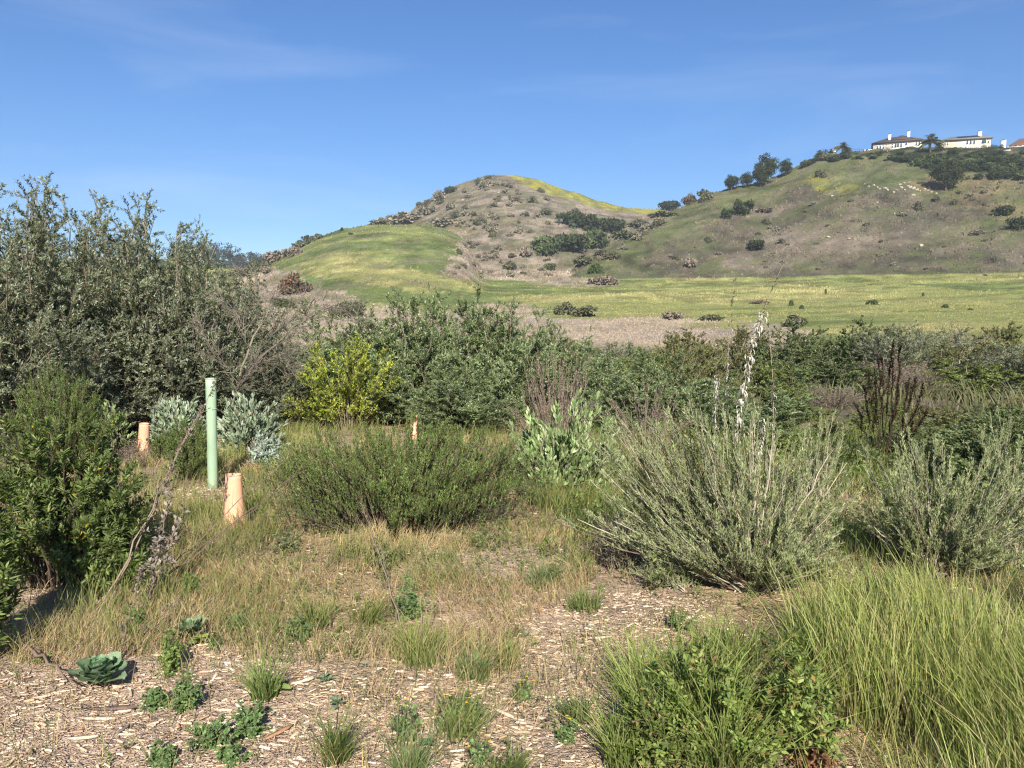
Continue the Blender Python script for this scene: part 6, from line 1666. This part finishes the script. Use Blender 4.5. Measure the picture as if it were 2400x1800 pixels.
def herb(px, py, hpx, wpx, lab, C, n=26, m=10, ll=0.014, lw=0.008, name='weed', flowers=0, fc=(0.80, 0.47, 0.03), dense=1.0, tw=5):
    p = ground(px, py); m_ = p[1] / FPX
    o = shrub(name, n, wpx * m_ / 2, wpx * m_ / 2, hpx * m_, tw, 0.25 * hpx * m_, m, ll, lw, C, [(1, (0.14, 0.17, 0.07)), (1, (0.20, 0.18, 0.09))], p=0.4, shell=0.5, t0=0.2, base=0.25, st_r=0.0018, tw_r=0.0011, strip=True, main_leaves=10)
    if flowers:
        g = Geo()
        for i in range(flowers):
            a = random.uniform(0, 6.28); rr = random.uniform(0.1, 0.95) * wpx * m_ / 2
            c = np.array([math.cos(a) * rr, math.sin(a) * rr, hpx * m_ * random.uniform(0.85, 1.12)])
            k = 10; th = np.arange(k) * 6.283 / k
            leaf_diamond(g, np.tile(c, (k, 1)), np.stack([np.cos(th), np.sin(th), np.full(k, .35)], 1), np.tile(UP, (k, 1)), 0.0075, 0.005, pal(k, [(1, fc)], 0.12), 0.1)
            tubes(g, np.array([[c * np.array([0.7, 0.7, 0.3]), c * np.array([0.9, 0.9, 0.8]), c]]), np.full((1, 3), 0.0012), np.array([[0.15, 0.2, 0.06]]), 3)
        part('flowers', g, M_LEAF, o, kind='stuff')
    return stand(o, p, 0, (1, 1, 1), lab, 'weed')
C_CLOV = [(3, (0.128, 0.203, 0.072)), (2, (0.180, 0.261, 0.099))]
for row in [
    (440, 1665, 110, 60, 'dark bushy weed standing behind the clover like patch', C_CLOV), (365, 1660, 50, 50, 'low round weed on the mulch beside the bushy one', C_CLOV),
    (405, 1580, 110, 50, 'pale green weed between both large rosettes', C_YG), (500, 1750, 90, 110, 'blue green clover like weed patch on the mulch', C_CLOV),
    (590, 1720, 80, 90, 'blue green clover like weed beside the first patch, nearer the tuft', C_CLOV), (385, 1790, 40, 60, 'flat weed low at the frame edge', C_CLOV), (540, 1790, 40, 50, 'tiny dark weed under the clover like patch', C_CLOV),
    (700, 1500, 60, 50, 'green weed in the straw behind the tuft with the leaning blade', C_CLOV), (560, 1480, 40, 90, 'pale feathery weed beyond the second rosette', C_CLOV),
    (960, 1450, 120, 90, 'green weed patch with pale leaves before the wide dark bush', C_CLOV), (900, 1330, 60, 120, 'low weed in the straw under the wide dark bush', [(1, (0.18, 0.2, 0.08))]),
    (1140, 1280, 60, 160, 'weedy green growth at the foot of the wide dark bush', [(1, (0.15, 0.18, 0.07))]), (1250, 1180, 70, 120, 'weedy green growth under the pale sage', [(1, (0.15, 0.20, 0.07))]),
    (680, 1290, 60, 100, 'grey green weed in the straw before the wide dark bush, cone side', [(1, (0.16, 0.17, 0.09))]),
    (320, 1490, 80, 60, 'green sprout between dark leafy bush and dry stalks', [(1, (0.12, 0.2, 0.05))]), (450, 1400, 60, 60, 'green sprout in the shade of the leaning stalk', [(1, (0.12, 0.2, 0.05))]),
]:
    herb(*row)
for row in [
    (945, 1740, 110, 70, 'thin weed with an orange yellow flower head on the mulch', C_CLOV, 14, 6), (1085, 1700, 90, 120, 'orange flowered weed cluster among the tufts', C_CLOV, 16, 6),
    (1330, 1740, 60, 60, 'weed with a single orange flower near the leafy green bush', C_CLOV, 12, 6), (1130, 1800, 60, 100, 'low orange flowered weed at the frame edge', C_CLOV, 14, 6),
    (1230, 1640, 50, 60, 'small yellow flowered weed beside the blue green tuft', C_CLOV, 10, 5), (1300, 1380, 60, 70, 'yellow flowered weed beside the dark green tuft', C_CLOV, 14, 6),
    (500, 1520, 40, 40, 'orange flowered sprig beside the second rosette', C_CLOV, 8, 5), (2060, 1400, 90, 220, 'yellow flowered weeds between sagebrush and tall grass', [(1, (0.12, 0.19, 0.06))], 34, 10),
    (2300, 1330, 90, 200, 'yellow flowered weeds under the second sagebrush', [(1, (0.10, 0.16, 0.05))], 30, 10), (1600, 1480, 60, 90, 'small yellow flowered weed before the sagebrush foot', C_CLOV, 14, 6),
]:
    herb(*row[:6], n=row[6], m=row[7], flowers={14: 3, 16: 7, 12: 2, 10: 3, 8: 2, 34: 10, 30: 8}.get(row[6], 4))

# leafy green bush with grass at the lower edge
single('green_leafy_bush', (1500, 1990, 1480, 1840), 'leafy green bush with some brown withered leaves before the tall grass', 'bush',
       (90, 7, 0.13, 16, 0.027, 0.0098, [(4, (0.14, 0.19, 0.045)), (3, (0.19, 0.245, 0.06)), (1.5, (0.27, 0.31, 0.10)), (0.4, (0.30, 0.17, 0.07))], [(1, (0.12, 0.15, 0.05)), (1, (0.16, 0.10, 0.06))]),
       dict(strip=True, p=0.4, shell=0.65, t0=0.25, base=0.35, st_r=0.003, tw_r=0.0014, main_leaves=16, tone=0.35), 0.5)
single('green_leafy_bush', (1440, 1640, 1600, 1840), 'small leafy growth at the mulch side of the leafy green bush', 'bush',
       (50, 6, 0.10, 12, 0.022, 0.008, [(4, (0.14, 0.19, 0.045)), (3, (0.19, 0.245, 0.06)), (0.8, (0.28, 0.21, 0.10))], [(1, (0.12, 0.15, 0.05)), (1, (0.20, 0.15, 0.09))]),
       dict(strip=True, p=0.35, shell=0.5, t0=0.25, base=0.35, st_r=0.0025, tw_r=0.0012, main_leaves=12, tone=0.3), 0.5)
for (px, py, h, w, lab) in [(1500, 1640, 180, 150, 'fine bright grass over the mulch side of the leafy green bush'), (1600, 1620, 170, 160, 'bright grass behind the middle of the leafy green bush'), (1460, 1800, 200, 120, 'green grass in front of the small leafy growth'), (1700, 1830, 330, 180, 'long bright grass leaning over the front of the leafy green bush'),
                            (1520, 1740, 270, 130, 'long bladed grass rising through the leafy green bush, mulch side'), (1640, 1760, 330, 160, 'long bladed grass rising through the middle of the leafy green bush'),
                            (1840, 1700, 260, 160, 'long grass between leafy green bush and tall grass'), (1720, 1560, 170, 220, 'pale dry green grass behind the leafy green bush'), (1900, 1560, 200, 180, 'yellow green grass at the near foot of the sagebrush')]:
    put_tuft(px, py, h, w, C_T0, [(3, (0.24, 0.32, 0.075)), (2, (0.36, 0.42, 0.12)), (1, (0.44, 0.40, 0.18))], lab, n=300, w=0.0048, lean=0.5)
for (px, py, h, w, lab) in [(1740, 1800, 90, 130, 'withered brown flower clump at the foot of the leafy green bush'), (1905, 1800, 90, 90, 'reddish brown withered clump between leafy green bush and tall grass'),
                            (2150, 1700, 80, 70, 'brown withered clump caught in the tall grass')]:
    herb(px, py, h, w, lab, [(2, (0.24, 0.11, 0.055)), (1, (0.32, 0.17, 0.09)), (1, (0.14, 0.075, 0.045))], n=30, m=10, ll=0.02, lw=0.01, name='withered_clump')

# larger pieces of wood in the mulch
def wood_piece(px, py, Lpx, ang, lab, C):
    p = ground(px, py); L = Lpx * p[1] / FPX
    g = Geo(); a = ang; D = np.array([math.cos(a), math.sin(a), 0.03]); S = np.array([-math.sin(a), math.cos(a), 0.05])
    K = 5; rows = []
    for i in range(K):
        t = i / (K - 1) - 0.5; w = L * 0.07 * (1 - 0.9 * abs(2 * t) ** 3) * random.uniform(0.8, 1.2) + 0.002
        q = D * L * t + S * random.uniform(-.1, .1) * w
        rows += [q - S * w, q + S * w, q + S * w * 0.8 + UP * 0.007, q - S * w * 0.8 + UP * 0.008]
    V = np.array(rows); T = []
    for i in range(K - 1):
        for j in range(4):
            q = i * 4 + j; q2 = i * 4 + (j + 1) % 4; T += [(q, q2, q2 + 4), (q, q2 + 4, q + 4)]
    T += [(0, 2, 1), (0, 3, 2), (16, 17, 18), (16, 18, 19)]
    g.add(V, T, np.array(C)); o = build('wood_piece', g, M_WOOD); o.location = p + np.array([0, 0, 0.006]); tag(o, lab, 'wood chip')
for row in [(710, 1605, 56, 0.5, 'long pale wood splinter on the bare soil patch', (0.56, 0.45, 0.32)), (385, 1540, 60, 0.05, 'pale splinter behind the largest rosette', (0.5, 0.4, 0.28)),
            (655, 1725, 80, 0.9, 'reddish brown bark piece beside the clover like weeds', (0.34, 0.19, 0.11)), (560, 1665, 50, -0.9, 'greyish white chip beside the clover like weeds', (0.6, 0.55, 0.48)),
            (230, 1690, 90, -0.08, 'long pale splinter on the open mulch', (0.5, 0.4, 0.29)), (195, 1740, 70, 0.1, 'second pale splinter on the open mulch', (0.52, 0.42, 0.3)),
            (290, 1715, 36, 1.2, 'small dark chip on the open mulch', (0.16, 0.13, 0.11)), (1180, 1680, 70, -0.8, 'forked pale splinter beside the orange flowers', (0.55, 0.45, 0.33)),
            (1065, 1640, 50, -0.15, 'dark brown bark strip below the blue green tuft', (0.2, 0.14, 0.1)), (1405, 1500, 60, 0.1, 'pale splinter on the mulch before the sagebrush', (0.5, 0.42, 0.32)),
            (270, 1668, 110, 0.04, 'thin dark stick lying across the mulch', (0.14, 0.10, 0.08)), (100, 1640, 40, 0.3, 'broad pale chip near the fallen dead stem', (0.5, 0.38, 0.27)),
            (720, 1675, 60, -0.5, 'thin dark twig near the small round leaved seedling', (0.18, 0.13, 0.1)), (1500, 1545, 50, 0.2, 'light splinter near the yellow flowered weed', (0.55, 0.47, 0.36))]:
    wood_piece(*row)

# --- low weeds nobody could count: green sprigs, and dry brown ones in the straw
def sprigs(name, label, n, dens, x0, x1, y0, y1, h, m, ll, lw, C, stem_c, mat, seed):
    x, y, z, px, py = area(n, x0, x1, y0, y1)
    d = dens(x, y, px, py) * sstep(0.38, 0.62, fbm(x * 1.5, y * 1.5, seed, 3))
    k = rng.uniform(0, 1, n) < d
    x, y, z = x[k], y[k], z[k]; n = len(x)
    st = 4; N = n * st
    B = np.repeat(np.stack([x, y, z], 1), st, axis=0); hh = np.repeat(h * rng.uniform(0.5, 1.5, n), st)
    D = nrm(np.concatenate([rng.normal(0, 0.5, (N, 2)), rng.uniform(0.5, 1.2, (N, 1))], 1))
    g = Geo(); E = B + D * hh[:, None]; S = rnd(N) * 0.0016
    g.add(np.stack([B - S, B + S, E], 1).reshape(-1, 3), np.arange(N * 3).reshape(N, 3), np.repeat(pal(N, stem_c, 0.2), 3, axis=0))
    idx = np.repeat(np.arange(N), m); t = rng.uniform(0.25, 1.0, N * m)[:, None]
    P = B[idx] * (1 - t) + E[idx] * t
    q = nrm(rnd(N * m) * np.array([1, 1, 0.6]) + D[idx] * 0.4)
    tone = np.repeat(rng.uniform(0.7, 1.3, n), st)[idx][:, None]
    leaf_diamond(g, P, q, nrm(rnd(N * m) * 0.5 + UP), ll * rng.uniform(0.5, 1.4, N * m), lw * rng.uniform(0.6, 1.3, N * m), pal(N * m, C, 0.2) * tone, 0.15)
    tag(build(name, g, mat), label, 'weeds', kind='stuff')
sprigs('low_weeds', 'small green weeds scattered through the straw and the mulch', 6800, lambda x, y, px, py: d_straw(x, y, px, py) * 0.8 + 0.12, -4, 3.2, 2.2, 9.5, 0.085, 6, 0.020, 0.008, [(3, (0.17, 0.22, 0.07)), (2, (0.24, 0.28, 0.10)), (1, (0.30, 0.27, 0.13))], [(1, (0.18, 0.20, 0.08))], M_LEAF, 101)
sprigs('dry_weeds', 'dry brown seed headed weeds scattered through the straw', 3800, lambda x, y, px, py: d_straw(x, y, px, py), -4, 3.2, 2.6, 9.5, 0.11, 7, 0.010, 0.006, [(2, (0.28, 0.21, 0.15)), (2, (0.20, 0.15, 0.11)), (1, (0.38, 0.30, 0.21))], [(1, (0.30, 0.23, 0.16))], M_DRY, 107)
sprigs('meadow_weeds', 'broad leaved green weeds between the sagebrushes', 3300, d_right, 0.2, 7.0, 4.2, 11.5, 0.20, 9, 0.034, 0.015, [(3, (0.15, 0.215, 0.05)), (2, (0.21, 0.28, 0.075)), (1, (0.30, 0.31, 0.10))], [(1, (0.16, 0.20, 0.07))], M_LEAF, 113)

# --- thin air haze over the valley
def haze(density):
    g = Geo(); box(g, -560, 560, -40, 760, -4.5, 118)
    m = bpy.data.materials.new('haze'); m.use_nodes = True; t = m.node_tree; t.nodes.clear()
    o_ = t.nodes.new('ShaderNodeOutputMaterial'); v = t.nodes.new('ShaderNodeVolumePrincipled')
    v.inputs['Color'].default_value = (0.86, 0.92, 1.0, 1); v.inputs['Density'].default_value = density; v.inputs['Anisotropy'].default_value = 0.2
    t.links.new(v.outputs['Volume'], o_.inputs['Volume'])
    o = build('haze', g, m); o['kind'] = 'stuff'; o['label'] = 'thin pale haze in the air over the valley'
haze(0.00036)
